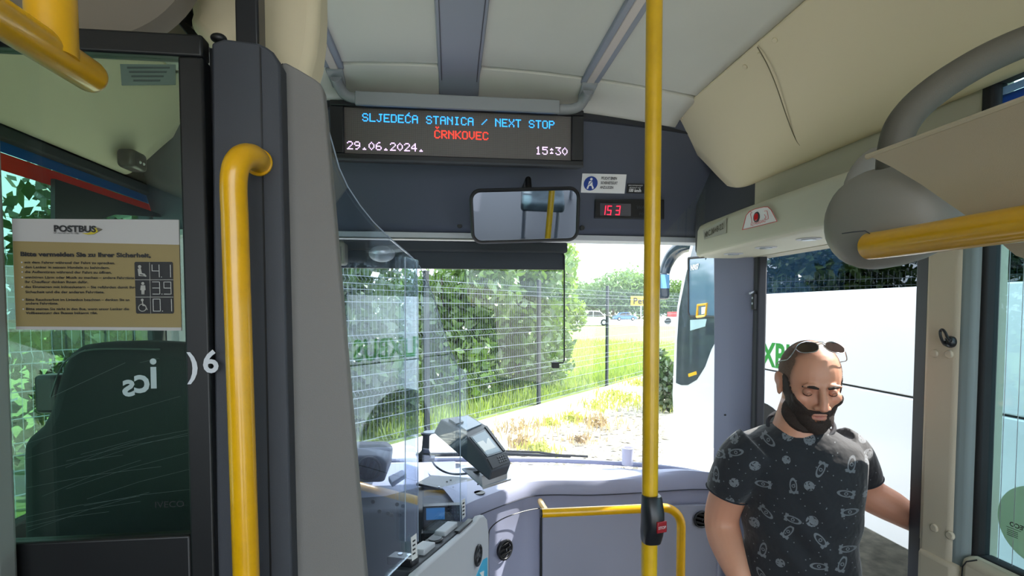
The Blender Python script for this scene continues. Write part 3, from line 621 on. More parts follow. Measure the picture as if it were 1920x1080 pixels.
# ticket machine
t = thing('ticket_machine', 'dark grey ticket machine with tilted screen on a steel bracket', 'ticket machine', D(900, 900, 1.95))
L = [D(*q) for q in ((826, 785, 2.08), (874, 818, 1.98), (909, 858, 1.90), (922, 883, 1.865), (917, 902, 1.87), (812, 812, 2.09))]
Rr = [D(*q) for q in ((878, 777, 2.20), (914, 798, 2.10), (949, 845, 2.02), (959, 868, 1.985), (951, 890, 1.985), (866, 800, 2.21))]
b = MB(); b.loft([L, Rr]); b.build('body', mat('ticket_grey', '3c4149', .45, bump=.15, bscale=900), t, bevel=.007, seg=3)
def tface(i, j, u, v, h=.0):  # point on top face between L[i],L[j],R..
    a = L[i].lerp(L[j], v); c_ = Rr[i].lerp(Rr[j], v); n = (L[j]-L[i]).cross(Rr[i]-L[i]).normalized()
    if n.dot(EYE-L[i]) < 0: n = -n
    return a.lerp(c_, u)+n*h
def tplate(i, j, u0, u1, v0, v1, h, m, name, th=.004):
    P = [tface(i, j, u, v, h) for u, v in ((u0, v0), (u1, v0), (u1, v1), (u0, v1))]; n = (tface(i, j, .5, .5, 1)-tface(i, j, .5, .5, 0)).normalized()
    b = MB(); b.prism(P, -n*th); return b.build(name, m, t, bevel=.0012)
tplate(1, 2, .08, .80, .08, 1.02, .003, mat('ticket_bezel', '5a6570', .3), 'screen_bezel')
tplate(1, 2, .12, .74, .14, .98, .0045, mat('ticket_screen', '93a7b6', .08), 'screen')
tplate(1, 2, .12, .66, .42, .82, .0058, mat('ticket_screen_white', 'eef0ee', .3), 'screen_page')
tplate(1, 2, .84, .96, .0, 1.0, .004, M['satin'], 'side_ridge')
tplate(0, 1, .18, .86, .15, .85, .006, mat('printer_lid', '7f93a8', .15), 'printer_lid', .01)
tplate(0, 1, .10, .40, .20, .50, .012, M['satin'], 'paper_slot', .01)
tplate(2, 3, .06, .94, .12, .92, .003, M['charcoal'], 'keypad')
for i in range(4):
    for j in range(3): tplate(2, 3, .45+.1*i, .52+.1*i, .28+.18*j, .38+.18*j, .005, M['satin'], 'key')
q = [D(866, 878, 2.0), D(905, 912, 1.90), D(958, 898, 2.0), D(958, 876, 2.05), D(920, 870, 2.10)]
b = MB(); b.prism(q, (0, 0, -.006)); b.build('bracket_top', M['alu'], t, bevel=.001)
b = MB(); b.prism([D(903, 893, 1.9), D(905, 918, 1.9), D(951, 903, 2.0), D(951, 885, 2.0)], (0, .004, 0)); b.build('bracket_front', M['alu'], t)
b = MB(); b.disc(H(896, 909, 2, D(896, 909, 1.92).z), (0, 0, 1), .003, .003, 10); b.build('bracket_screw', M['black'], t)

# ------------------------------------------------------------------ low cab door with tray and perspex screens
P1 = Vector((-.085, 1.33, 0)); P2 = Vector((.115, 1.86, 0)); dl = (P2-P1).normalized(); dn = Vector((dl.y, -dl.x, 0))
t = thing('cab_door', 'low light grey cab door with a tray of fittings along its top edge', 'cab door', (P1+P2)/2)
def cd(px, py, off=0.): return onplane(px, py, P1+dn*off, dn)
pts = [(780, 1078), (830, 1035), (870, 1000), (893, 978), (900, 968), (908, 966), (914, 974), (917, 1000), (917, 1090), (917, 1300), (700, 1300)]
b = MB(); b.prism([cd(*q) for q in pts], -dn*.022); b.build('panel', M['lightgrey'], t, bevel=.006)
zt_ = [cd(*q) for q in ((785, 1074), (890, 980))]
b = MB(); a_, c_ = zt_; b.prism([a_-dn*.022, c_-dn*.022, c_-dn*.085, a_-dn*.085], (0, 0, -.03)); b.build('tray', M['charcoal'], t, bevel=.003)
def blk(name, px, py, px2, py2, o0, o1, h, m):
    p, q = cd(px, py), cd(px2, py2); b = MB(); b.prism([p-dn*o0, q-dn*o0, q-dn*o1, p-dn*o1], (0, 0, h)); return b.build(name, m, t, bevel=.003)
blk('white_block', 818, 1046, 838, 1030, .035, .075, .018, M['lightgrey']); blk('white_block', 858, 1012, 880, 992, .04, .075, .02, M['lightgrey'])
blk('black_strip', 868, 1004, 893, 980, .012, .03, .012, M['satin']); blk('hinge_block', 792, 1068, 806, 1056, .03, .10, .022, M['satin'])
p = cd(800, 1061); b = MB(); b.disc(p-dn*.05+Vector((0, 0, .022)), (0, 0, 1), .006, .003, 12); b.disc(p-dn*.075+Vector((0, 0, .022)), (0, 0, 1), .006, .003, 12); b.build('hinge_screw', M['alu'], t)
p = cd(848, 1022)-dn*.052+Vector((0, 0, .012)); b = MB(); b.ring(p, (0, 0, 1), .018, .004, 24, 8); b.build('cup_ring', M['satin'], t)
b = MB(); b.tube([p+Vector((-.002, 0, .004)), p+Vector((-.002, 0, -.04))], .018, 20); b.build('cup_well', M['black'], t)
vent(cd(894, 1041)+dn*.004, dn, .034, t, roll=.2)
b = MB(); b.prism([cd(905, 1050)+dn*.002, cd(913, 1045)+dn*.002, cd(913, 1110)+dn*.002, cd(880, 1110)+dn*.002], -dn*.003); b.build('cyan_sticker', M['cyan'], t)
b = MB(); b.prism([cd(898, 1074)+dn*.0035, cd(906, 1070)+dn*.0035, cd(905, 1085)+dn*.0035], -dn*.002); b.build('sticker_print', M['white'], t)

A0 = Vector((-.236, 1.02, 0)); ad = Vector((.34, .94, 0)).normalized(); an = Vector((ad.y, -ad.x, 0))
def sheet(name, label, outline, p0, flange, tg_pts, gm='perspex'):
    pp = [onplane(x, y, p0, an) for x, y in outline]
    t = thing(name, label, 'screen', sum(pp, Vector())/len(pp))
    b = MB(); b.prism(pp, -an*.005); b.build('clear_sheet', G[gm], t, smooth=False)
    e = [onplane(x, y, p0, an) for x, y in tg_pts]; b = MB(); b.tube(e, .0014, 6); b.build('polished_edge', G['edge'], t)
    if flange:
        x0, x1, y0, y1 = flange; f = [onplane(x, y, p0+an*.004, an) for x, y in ((x0, y0), (x1, y0+6), (x1, y1), (x0, y1))]
        b = MB(); b.prism(f, an*.004); b.build('stiffening_strip', G[gm], t, smooth=False)
        b = MB(); b.tube([f[0]+an*.004, f[3]+an*.004], .0012, 6); b.build('polished_edge', G['edge'], t)
    return t
edgeA = [(608, 210), (615, 240), (624, 272), (636, 315), (652, 350), (675, 385), (700, 416), (735, 450), (765, 475), (781, 490), (783, 600), (784, 1015)]
tA = sheet('clear_screen', 'large curved clear screen fixed to the grey cab panel', edgeA+[(770, 1040), (700, 1110), (688, 1110), (668, 900), (636, 560), (604, 210)], A0, (757, 782, 482, 1015), edgeA)
b = MB(); b.prism([onplane(x, y, A0+an*.010, an) for x, y in ((771, 1008), (781, 1000), (783, 1045), (773, 1052))], -an*.001); lb = b.build('paper_label', M['white'], tA)
for k in range(4): b = MB(); b.prism([onplane(x, y, A0+an*.0108, an) for x, y in ((774, 1014+k*8), (779, 1011+k*8), (779, 1014+k*8), (774, 1017+k*8))], -an*.0005); b.build('label_print', M['ink'], lb)
B0 = A0-an*.03
edgeB = [(786, 498), (800, 525), (815, 562), (828, 608), (842, 650), (856, 682), (861, 692), (862, 760), (864, 1000)]
tB = sheet('clear_screen', 'narrow clear screen standing on the low cab door nearer the windscreen', edgeB+[(795, 1000), (795, 600)], B0, (861, 874, 690, 1000), edgeB, 'perspex2')
b = MB(); b.prism([onplane(x, y, B0+an*.010, an) for x, y in ((866, 938), (872, 934), (873, 968), (867, 974))], -an*.001); lb = b.build('paper_label', M['white'], tB)
for k in range(4): b = MB(); b.prism([onplane(x, y, B0+an*.0108, an) for x, y in ((867.5, 943+k*7), (871, 941+k*7), (871, 944+k*7), (867.5, 946+k*7))], -an*.0005); b.build('label_print', M['ink'], lb)

# ------------------------------------------------------------------ cab partition at left
yP = .95
hp = lambda x, y, yy=yP: H(x, y, 1, yy)
t = thing('cab_partition', 'black framed glass partition behind the driver at left of the aisle', 'partition', (-.55, .95, 0)); part = t
A = hp(-300, 68); Bq = hp(388, 110)
b = MB(); b.box((A.x, .935, hp(340, 112).z), (hp(386, 75).x, .965, hp(340, 70).z)); b.build('top_frame', M['black'], t, bevel=.004)
xr0 = hp(341, 120).x; xr1 = hp(387, 80).x
b = MB(); b.box((xr0, .935, 0), (xr1, .965, hp(340, 112).z)); b.build('side_frame', M['black'], t, bevel=.004)
b = MB(); b.box((A.x, .937, 0), (xr0, .963, hp(200, 1005).z)); b.build('bottom_panel', M['black'], t, bevel=.004)
b = MB(); b.box((A.x, .948, hp(200, 1005).z), (xr0, .952, hp(340, 112).z)); b.build('glass_pane', G['cab'], t)
xj = H(2, 110, 1, .93).x; b = MB(); b.box((xj-.25, .88, -.0), (xj, .93, 2.13)); b.build('jamb', mat('jamb_grey', '8d9391', .6), t, bevel=.012, seg=3)
P = [hp(*q) for q in ((396, 80), (420, 72), (484, 80), (500, 88), (512, 97), (525, 120), (548, 1100), (550, 1500), (408, 1500))]
b = MB(); b.prism(P, (0, .08, 0)); b.build('post', M['charcoal'], t, bevel=.004)
b = MB(); b.prism([hp(486, 86, .9485), hp(489, 90, .9485), hp(517, 1500, .9485), hp(514, 1500, .9485)], (0, .003, 0)); b.build('post_seam', M['black'], t)
P = [hp(*q, .985) for q in ((528, 118), (536, 117), (560, 130), (590, 148), (600, 156), (605, 168), (608, 195), (640, 560), (686, 1090), (712, 1500), (556, 1500))]
b = MB(); b.prism(P, (0, .03, 0)); b.build('grey_panel', M['panelgrey'], t, bevel=.003)
P = [hp(*q, .99) for q in ((520, 130), (530, 118), (560, 1500), (545, 1500))]
b = MB(); b.prism(P, (0, .04, 0)); b.build('gap_strip', M['black'], t)
b = MB(); b.box((hp(384, 80).x, .966, 0), (hp(400, 80).x, 1.0, hp(400, 82).z)); b.build('frame_backing', M['black'], t)
a_, c_ = hp(440, 40, 1.0), hp(484, 40, 1.0)
b = MB(); b.box((a_.x, 1.0, 2.0), (c_.x, 1.04, 2.5)); b.build('upper_post', M['satin'], t, bevel=.004)
q = hp(410, 72, .96); b = MB(); b.ell(q, (.013, .01, .008)); b.build('bolt_cap', M['black'], t)
# stickers, painted-in reflected letters and marks on the pane
P = [hp(*q, .946) for q in ((225, 120), (329, 121), (329, 159), (228, 160))]
b = MB(); b.prism(P, (0, .001, 0)); st = b.build('approval_sticker', mat('dim_green', '4f6357', .6), t)
for k in range(4):
    b = MB(); b.prism([hp(x, y, .9452) for x, y in ((238+k*4, 125+k*8), (318-k*6, 125+k*8), (318-k*6, 128+k*8), (238+k*4, 128+k*8))], (0, .0006, 0)); b.build('sticker_print', mat('dim_print', '33423b', .6), st)
mk = mat('reflection_white', '9fb0b0', .6)  # pale letters painted in for lettering mirrored in the glass
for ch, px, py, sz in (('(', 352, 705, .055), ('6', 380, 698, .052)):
    text('reflected_letter', ch, sz, mat('reflection_pale', 'c8ccd2', .6), hp(px, py, .933), (1 if ch == '6' else -1, 0, 0), (0, 0, 1), t, bold=.0012, align='LEFT' if ch == '6' else 'RIGHT')
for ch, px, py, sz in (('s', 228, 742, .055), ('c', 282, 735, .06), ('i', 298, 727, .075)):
    text('reflected_letter', ch, sz, mk, hp(px, py, .945), (-1, 0, 0), (0, 0, 1), t, bold=.0012, align='RIGHT' if ch == 's' else 'LEFT')
text('glass_maker_mark', 'IVECO', .015, M['ink'], hp(290, 952, .945), (1, 0, 0), (0, 0, 1), t, sx=1.1)
sc = mat('scratch', '4b5f5c', .5)
for i in range(16):
    x0 = rng.uniform(30, 170); y0 = rng.uniform(830, 1000); ln = rng.uniform(140, 330); sl = rng.uniform(.15, .42)
    x1 = min(362, x0+ln); y1 = y0-sl*(x1-x0)
    y0, y1 = min(y0, 996), min(y1, 996)
    b = MB(); b.tube([hp(x0, y0, .9465), hp((x0+x1)/2, (y0+y1)/2-4, .9465), hp(x1, y1, .9465)], .00022, 4); b.build('scratch', sc, t)
for (x0, y0, x1, y1) in ((95, 745, 235, 680), (262, 680, 298, 672), (110, 685, 160, 655)):
    b = MB(); b.tube([hp(x0, y0, .9465), hp(x1, y1, .9465)], .0003, 4); b.build('scratch', sc, t)
# notice sign
yS = .942
hs = lambda x, y, d=0: H(x, y, 1, yS-d)
t = thing('notice_sign', 'printed notice with POSTBUS heading and ochre rules panel on the cab glass', 'sign', hs(180, 620))
b = MB(); b.prism([hs(22, 410), hs(335, 412), hs(340, 620), hs(30, 618)], (0, .003, 0)); b.build('sheet', M['paper'], t)
b = MB(); b.prism([hs(24, 452, .0008), hs(336, 459, .0008), hs(340, 614, .0008), hs(30, 612, .0008)], (0, .0008, 0)); b.build('ochre_panel', M['ochre'], t)
sX = (hs(335, 430)-hs(24, 428)); sX.z = 0; sX.normalize(); sY = Vector((0, 0, 1))
def st_(s, px, py, h, w, bold=0, m=None, name='notice_text'):
    # h cap height px, w width px
    o0 = hs(px, py, .0018); hh = h*.96/1000; 
    o = text(name, s, hh/.72, m or M['ink'], o0, sX, sY, t, bold=bold)
    xs = [v.co.x for v in o.data.vertices]; k = (w*.96/1000)/(max(xs)-min(xs)+1e-6); m0 = min(xs)
    for v in o.data.vertices: v.co.x = m0+(v.co.x-m0)*k
    return o
st_('POSTBUS', 101, 434, 10.5, 65, bold=.0005); st_('Ein Unternehmen der ÖBB', 101, 438, 2.4, 38)
b = MB(); b.prism([hs(*q, .0016) for q in ((153, 437), (165, 437), (174, 433), (178, 427), (184, 427), (192, 430), (184, 434), (176, 439), (164, 440))], (0, .0005, 0)); b.build('wing_logo', mat('logo_gold', 'b0a01c', .5), t)
b = MB(); b.prism([hs(*q, .0022) for q in ((180, 427.5), (184, 427), (192, 430), (184, 434))], (0, .0004, 0)); b.build('wing_tip', mat('logo_dark', '5e5548', .5), t)
st_('Bitte vermeiden Sie zu Ihrer Sicherheit,', 38.5, 480, 7.2, 202, bold=.0004)
rowsN = [('mit dem Fahrer während der Fahrt zu sprechen.', 46, 494, 140, 1), ('den Lenker in seinem Handeln zu behindern.', 47, 503, 131, 1), ('die Außentüren während der Fahrt zu öffnen.', 47, 512, 134, 1),
 ('unnötigen Lärm oder Musik zu machen – andere Fahrgäste und', 47, 522, 182, 1), ('Ihr Chauffeur danken Ihnen dafür.', 47, 530.5, 97, 0), ('das Einsteigen mit Inlineskatern – Sie gefährden damit Ihre', 47, 540, 174, 1),
 ('Sicherheit und die der anderen Fahrgäste.', 48, 549.5, 122, 0), ('Bitte Rauchverbot im Linienbus beachten – denken Sie an', 48.5, 564, 161, 1), ('andere Fahrgäste.', 48.5, 571, 50, 0),
 ('Bitte steigen Sie nicht in den Bus, wenn unser Lenker die', 49, 581.5, 160, 1), ('Vollbesetzung des Busses bekannt gibt.', 49, 589, 111, 0)]
b = MB()
for s, x, y, w, bu in rowsN:
    st_(s, x, y, 4.2, w, bold=.00012)
    if bu: b.disc(hs(x-5, y-2, .0018), (0, -1, 0), .0013, .0004, 8)
b.build('bullet_dots', M['paper'], t)
b = MB(); b.prism([hs(*q, .0016) for q in ((252, 493), (254, 491), (322, 491), (324, 493), (326, 586), (324, 588), (257, 588), (255, 586))], (0, .0006, 0)); pic = b.build('counter_panel', M['ink'], t)
gl = mat('counter_line', '9b9a94', .6)
b = MB()
for q in (((279.8, 492), (280.6, 492), (283, 588), (282.2, 588)), ((253, 524), (325, 524), (325, 525), (253, 525)), ((254, 556.5), (325, 556.5), (325, 557.5), (254, 557.5))): b.prism([hs(*p, .0024) for p in q], (0, .0004, 0))
b.build('panel_lines', gl, pic)
for s, px, py in (('4.1', 285, 520), ('3.9', 286, 552), ('0.1', 287, 584)): digits('counter_digits', s, hs(px, py, .0026), sX, sY, .021, .012, .004, mat('digit_white', 'b9b9b6', .5), pic, th=.0012)
ip = lambda pts: [hs(*p, .0026) for p in pts]
b = MB(); b.disc(hs(262, 500, .0026), (0, -1, 0), .0026, .0004, 12); b.prism(ip([(260, 503), (264, 503), (266, 512), (271, 513), (275, 518), (272, 519), (268, 515), (261, 514)]), (0, .0004, 0)); b.prism(ip([(258, 504), (259.5, 504), (262, 516), (270, 517), (270, 518), (260, 517.5)]), (0, .0004, 0)); b.build('seated_symbol', gl, pic)
b = MB(); b.disc(hs(268, 531.5, .0026), (0, -1, 0), .0024, .0004, 12); b.prism(ip([(264, 535), (272, 535), (273, 544), (271, 544), (270.5, 552), (268.5, 552), (268, 545), (267.5, 552), (265.5, 552), (265, 544), (263, 544)]), (0, .0004, 0)); b.build('standing_symbol', gl, pic)
b = MB(); b.disc(hs(267, 562.5, .0026), (0, -1, 0), .0022, .0004, 12); b.prism(ip([(266, 565), (268, 565), (268.5, 571), (273, 572), (277, 581), (275, 581), (272, 574), (267, 573.5)]), (0, .0004, 0)); b.ring(hs(267, 577, .0026), (0, -1, 0), .0058, .0007, 20, 6); b.build('wheelchair_symbol', gl, pic)

# yellow vertical handle
yH = .875
t = thing('cab_handrail', 'tall yellow handrail bent at its top into the dark cab post', 'handle', H(460, 1080, 1, yH))
lowp = H(467, 1500, 1, yH); up_ = H(440, 400, 1, yH)
path = [lowp, H(462, 1080, 1, yH), up_, H(438, 350, 1, yH)]+[H(441, 318, 1, yH), H(450, 300, 1, yH+.008), H(462, 293, 1, yH+.022), H(474, 294, 1, yH+.04), H(482, 300, 1, yH+.06), H(486, 304, 1, yP+.005)]
b = MB(); b.tube(path[:3]+smoothpath(path[2:], 5)[1:], .0195, 26); b.build('tube', M['yellow'], t)
q = H(484, 304, 1, yP-.004); b = MB(); b.disc(q+Vector((0, .004, 0)), (0, -1, 0), .023, .006, 26); b.build('flange', M['yellow'], t, bevel=.002)
# top left yellow rail
t = thing('overhead_grab_rail', 'thick yellow overhead rail with a short hanger at top left', 'handrail', (-.435, .5, 1.93))
e = Vector((-.435, .727, 1.934))
b = MB(); b.tube([(e.x, -1.0, e.z), (e.x, e.y-.012, e.z), (e.x, e.y-.006, e.z), (e.x, e.y-.002, e.z), (e.x, e.y, e.z)], [.0195, .0195, .0183, .015, .009], 26); b.build('tube', M['yellow'], t)
b = MB(); b.tube([(e.x, .655, e.z-.004), (e.x, .655, 2.10)], .0235, 26); b.build('hanger', M['yellow'], t)
b = MB(); b.tube([(e.x, .655, 2.045), (e.x, .655, 2.065), (e.x, .655, 2.10), (e.x, .655, 2.5)], [.027, .031, .031, .022], 26); b.build('chrome_collar', M['alu'], t)
# overhead beige panel, strap, round cover
P = [hp(*q, 1.12) for q in ((345, -90), (352, 0), (355, 20), (345, 40), (386, 78), (440, 130), (520, 190), (566, 182), (578, 140), (589, 100), (595, 50), (597, 0), (596, -90))]
t = b = MB(); b.prism(P, (0, .10, 0)); tag(b.build('overhead_cover', M['cove'], bevel=.022, seg=4), 'beige overhead panel with rounded edge above the dark cab post', 'panel')
P = [hp(*q, 1.16) for q in ((300, -30), (340, -30), (356, 20), (345, 40), (392, 80), (372, 90), (308, 14), (322, -6))]
b = MB(); b.prism(P, (0, .03, 0)); tag(b.build('overhead_strap', M['black'], bevel=.003), 'black strap slanting behind the beige overhead panel at top left', 'strap')
c = hp(170, -120, 1.02)
b = MB(); b.loft([[(c.x+r*math.cos(a), y, c.z+r*math.sin(a)) for a in [2*math.pi*k/64 for k in range(64)]] for r, y in ((.17, 1.05), (.183, 1.04), (.186, 1.02), (.18, 1.0), (.15, .99), (.05, .985))]); tag(b.build('round_cover', mat('taupe', '7b7264', .7)), 'large round taupe cover under the roof behind the yellow hanger', 'cover')
c = hp(285, -20, 1.25); b = MB(); b.box((-.9, 1.2, hp(300, 62, 1.2).z-.02), (-.36, 1.24, 2.50)); tag(b.build('overhead_locker', mat('locker_beige', 'b7ab98', .7), bevel=.02), 'pale beige locker front under the roof above the cab glass', 'locker')
# driver seat
yS2 = 1.30
o2 = [(36, 1100), (32, 830), (70, 800), (85, 770), (96, 730), (108, 690), (122, 663), (145, 648), (180, 643), (260, 641), (340, 645), (365, 660), (380, 700), (385, 1100)]
t = thing('driver_chair', 'dark driver seat with a tall rounded back behind the cab glass', 'seat', hp(220, 1000, yS2))
b = MB(); b.prism([hp(*q, yS2) for q in o2], (0, .10, 0)); b.build('backrest', M['seat'], t, bevel=.03, seg=4)
b = MB(); b.tube(smoothpath([hp(x, y, yS2-.002) for x, y in ((95, 745), (112, 695), (135, 668), (180, 655), (300, 655))], 5), .002, 6); b.build('seam', mat('seam_grey', '566262', .7), t)
b = MB(); b.box((-1.0, 1.36, .45), (-.55, 1.85, .60)); b.build('cushion', M['seat'], t, bevel=.04, seg=3)
b = MB(); b.box((-.9, 1.45, 0), (-.65, 1.75, .45)); b.build('pedestal', M['black'], t, bevel=.02)
c = hp(86, 740, 1.5); b = MB(); b.box((c.x-.03, 1.5, c.z-.05), (c.x+.03, 1.56, c.z+.05)); b.build('belt_anchor', M['satin'], t, bevel=.01)
c = H(248, 300, 0, -1.12)
t = thing('roof_camera', 'small black cabin lamp under the roof edge seen through the cab glass', 'lamp', c)
b = MB(); b.box((c.x-.03, c.y-.045, c.z-.035), (c.x+.03, c.y+.045, c.z+.03)); b.build('housing', M['satin'], t, bevel=.015, seg=3)
for dy in (-.008, .014): b = MB(); b.ell(c+Vector((.03, dy, -.01)), (.005, .005, .005)); b.build('led', M['white'], t)

# ------------------------------------------------------------------ right side overhead rack with yellow rail
t = thing('luggage_rack', 'beige rack shell with grey end hub and yellow rail at right', 'rack', (.62, .3, 1.75))
prof = [(.583, 1.862), (.60, 1.843), (.617, 1.815), (.628, 1.785), (.640, 1.755), (.655, 1.733), (.68, 1.715), (.72, 1.703), (.80, 1.70), (.80, 1.708), (.722, 1.711), (.684, 1.722), (.662, 1.738), (.648, 1.759), (.637, 1.79), (.626, 1.82), (.609, 1.849), (.59, 1.869)]
b = MB(); b.loft([[(x, y, z) for x, z in prof] for y in (-1.2, 0, .3)]+[[(x, .69-.115*max(0, min(1, (1.862-z)/.12)), z) for x, z in prof]]); b.build('shell', M['rackbeige'], t)
b = MB(); b.tube([(.585, -1.2, 1.865), (.585, .70, 1.865)], .004, 8); b.build('shell_edge', M['rackbeige'], t)
b = MB(); b.tube([(.605, -1.2, 1.741), (.605, .69, 1.741), (.606, .715, 1.742)], .0195, 26); b.build('yellow_rail', M['yellow'], t)
c = D(1672, 405, .83)
hub = MB()
rings = []
for k in range(13):
    a = math.pi*k/12; s = math.sin(a)**.6 if 0 < k < 12 else 0.02; y = c.y+.012-(.13 if math.cos(a) > 0 else .062)*math.cos(a)*(1 if math.cos(a) < 0 else 1.0)
    rings.append([(c.x-.012+(.074*s)*math.cos(q)*(1.0)+.004*math.sin(q), y, c.z+.076*s*math.sin(q)-(.006 if math.sin(q) < 0 else 0)*s) for q in [2*math.pi*j/32 for j in range(32)]])
hub.loft(rings); hub.build('end_hub', M['hub'], t)
P = [D(1579, 438, .80), D(1600, 435, .776), D(1622, 433, .765), D(1634, 440, .76)]
b = MB(); b.tube(P, .0008, 6); b.build('hub_seam', M['charcoal'], t)
c2 = D(1626, 332, .93); b = MB(); b.ell(c2, (.034, .014, .060), Matrix.Rotation(math.radians(35), 3, 'Y')); b.build('hub_collar', M['hub'], t)
path = smoothpath([D(*q) for q in ((1674, 340, .80), (1676, 290, .80), (1686, 245, .80), (1710, 208, .80), (1750, 172, .80), (1800, 138, .80), (1860, 105, .80), (1930, 75, .80), (2010, 48, .80), (2120, 20, .80))], 6)
b = MB(); b.tube(path, .0225, 24); b.build('bent_tube', M['hubrail'], t)
# coat hook
c = H(1786, 641, 0, 1.19)
t = thing('coat_hook', 'small black coat hook on the beige pillar', 'hook', c)
b = MB(); b.loft([[(1.19-d, c.y+r*math.cos(a), c.z+r*1.15*math.sin(a)) for a in [2*math.pi*k/24 for k in range(24)]] for d, r in ((0, .0115), (.006, .0125), (.012, .011), (.016, .006))]); b.build('base', M['satin'], t)
pp = [H(x, y, 0, 1.172) for x, y in ((1778, 648), (1770, 645), (1764, 632), (1763, 621), (1767, 618), (1772, 623), (1777, 634), (1782, 640))]
b = MB(); b.tube([(1.178, c.y, c.z-.006)]+smoothpath(pp, 4)+[(1.178, c.y, c.z+.003)], .0032, 10); b.build('loop', M['satin'], t)
b = MB(); b.ell((1.173, c.y+.003, c.z+.004), (.002, .002, .002)); b.build('screw', M['alu'], t)

# door mechanism cover with emergency button
t = thing('door_cover', 'beige door mechanism cover with an emergency button above the doorway', 'cover', (1.05, 1.5, 1.9))
pl = smoothpath([(1.215, 2.125, 0), (1.12, 2.13, 0), (1.04, 2.12, 0), (1.0, 2.09, 0), (.983, 2.04, 0), (.977, 1.95, 0), (.965, 1.78, 0), (.957, 1.55, 0), (.955, 1.2, 0), (.955, .80, 0)], 5)
def ins(p, d):
    return Vector((min(1.215, p.x+d), min(p.y, 2.13-d), 0)) if p.y < 2.1 else Vector((p.x, p.y-d, 0))
rings = []
for z, d in ((1.862, .035), (1.862, .016), (1.867, .004), (1.875, 0), (1.965, .004), (1.983, .012), (1.992, .028), (1.992, .06)):
    r = [ins(p, d) for p in pl]; rings.append([(p.x, p.y, z) for p in r]+[(1.218, .80, z), (1.218, 2.125-d, z)])
b = MB(); b.loft(rings); b.build('body', M['doorbox'], t)
fx = lambda y: .957+(.977-.957)*max(0, min(1, (y-1.55)/.4))
def dface(px, py, l=.0):
    x = .965
    for _ in range(6): p = H(px, py, 0, x); x = fx(p.y)-.003-l
    return p
b = MB(); b.prism([dface(*q, .002) for q in ((1392, 431), (1399, 404), (1406, 396), (1415, 392), (1432, 388), (1440, 388), (1446, 394), (1457, 415))], (.0015, 0, 0)); lb = b.build('emergency_label', M['white'], t)
rim = [dface(*q, .003) for q in ((1392, 431), (1399, 404), (1406, 396), (1415, 392), (1432, 388), (1440, 388), (1446, 394), (1457, 415), (1392, 431))]
b = MB(); b.tube(rim, .0009, 6); b.build('red_border', M['red'], lb)
text('label_text', 'NOTAUSGANG', .0135, M['red'], dface(1407.5, 424.5, .004), (-.05, -1, 0), (0, 0, 1), lb, sx=.95)
c = dface(1420, 407); b = MB(); b.ring((c.x-.002, c.y, c.z), (-1, 0, 0), .0135, .003, 28, 8); b.build('button_collar', M['charcoal'], t)
b = MB(); b.disc((c.x+.002, c.y, c.z), (-1, 0, 0), .012, .008, 28); b.build('red_button', M['red'], t, bevel=.003)
for pts in (((1403, 398), (1406, 397), (1410, 398), (1409, 400), (1407, 400), (1410, 418), (1408, 418)), ((1433, 396), (1438, 395), (1440, 403), (1441, 410), (1436, 412), (1434, 410), (1436, 407), (1433, 402))):
    b = MB(); b.tube([dface(*q, .0035) for q in pts], .0007, 5); b.build('pictogram', M['red'], lb)
b = MB(); b.prism([dface(*q, .0018) for q in ((1318, 432), (1361, 409), (1361.5, 437), (1320, 449))], (.0015, 0, 0)); pt_ = b.build('rubbed_patch', mat('patch_grey', 'a5a497', .7), t)
text('marker_scrawl', 'M.C.M+8-22', .030, mat('marker', '5b584b', .7), dface(1321, 446, .004), (-.055, -1, 0.07), (0, 0, 1), pt_, sx=1.05, bold=.0006)
for yy_ in (1.93, 1.72, 1.50, 1.28):
    b = MB(); b.disc((1.07, yy_, 1.8625), (0, 0, -1), .035, .003, 28); sp_ = b.build('spot_lamp', M['lightgrey'], t, bevel=.001)
    b = MB(); b.disc((1.07, yy_, 1.8590), (0, 0, -1), .020, .002, 24); b.build('lamp_lens', M['alu'], sp_)
# ------------------------------------------------------------------ seats and pole behind the camera (seen in the mirror)
mseat = mat('seat_pattern', '56616c', .85, var=.5, scale=6)
def bus_seat(x, y, label):
    t = thing('passenger_seat', label, 'seat', (x, y, 0), 'passenger seats behind the platform')
    b = MB(); b.box((x-.21, y-.22, .42), (x+.21, y+.22, .52)); b.build('cushion', mseat, t, bevel=.03, seg=3)
    b = MB(); b.prism([(x-.21, y-.20, .5), (x+.21, y-.20, .5), (x+.21, y-.28, 1.12), (x+.14, y-.29, 1.22), (x-.14, y-.29, 1.22), (x-.21, y-.28, 1.12)], (0, -.08, 0)); b.build('backrest', mseat, t, bevel=.03, seg=3)
    b = MB(); b.tube([(x-.17, y, 0), (x-.17, y, .42)], .02, 10); b.tube([(x+.17, y, 0), (x+.17, y, .42)], .02, 10); b.build('frame', M['alu'], t)
    b = MB(); b.tube([(x+.2*(-1 if x > 0 else 1), y-.30, 1.05), (x+.2*(-1 if x > 0 else 1), y-.30, 1.2), (x+.1*(-1 if x > 0 else 1), y-.30, 1.26)], .014, 10); b.build('grab_handle', M['yellow'], t)
for x, l in ((-.92, 'grey passenger seat behind the camera at the left wall'), (-.48, 'grey passenger seat behind the camera beside the aisle on the left'), (.50, 'grey passenger seat behind the camera beside the aisle on the right')): bus_seat(x, -.95, l)
for x, l in ((-.7, 'rearmost grey passenger seat behind the camera at left'), (.7, 'rearmost grey passenger seat behind the camera at right')): bus_seat(x, -1.8, l)

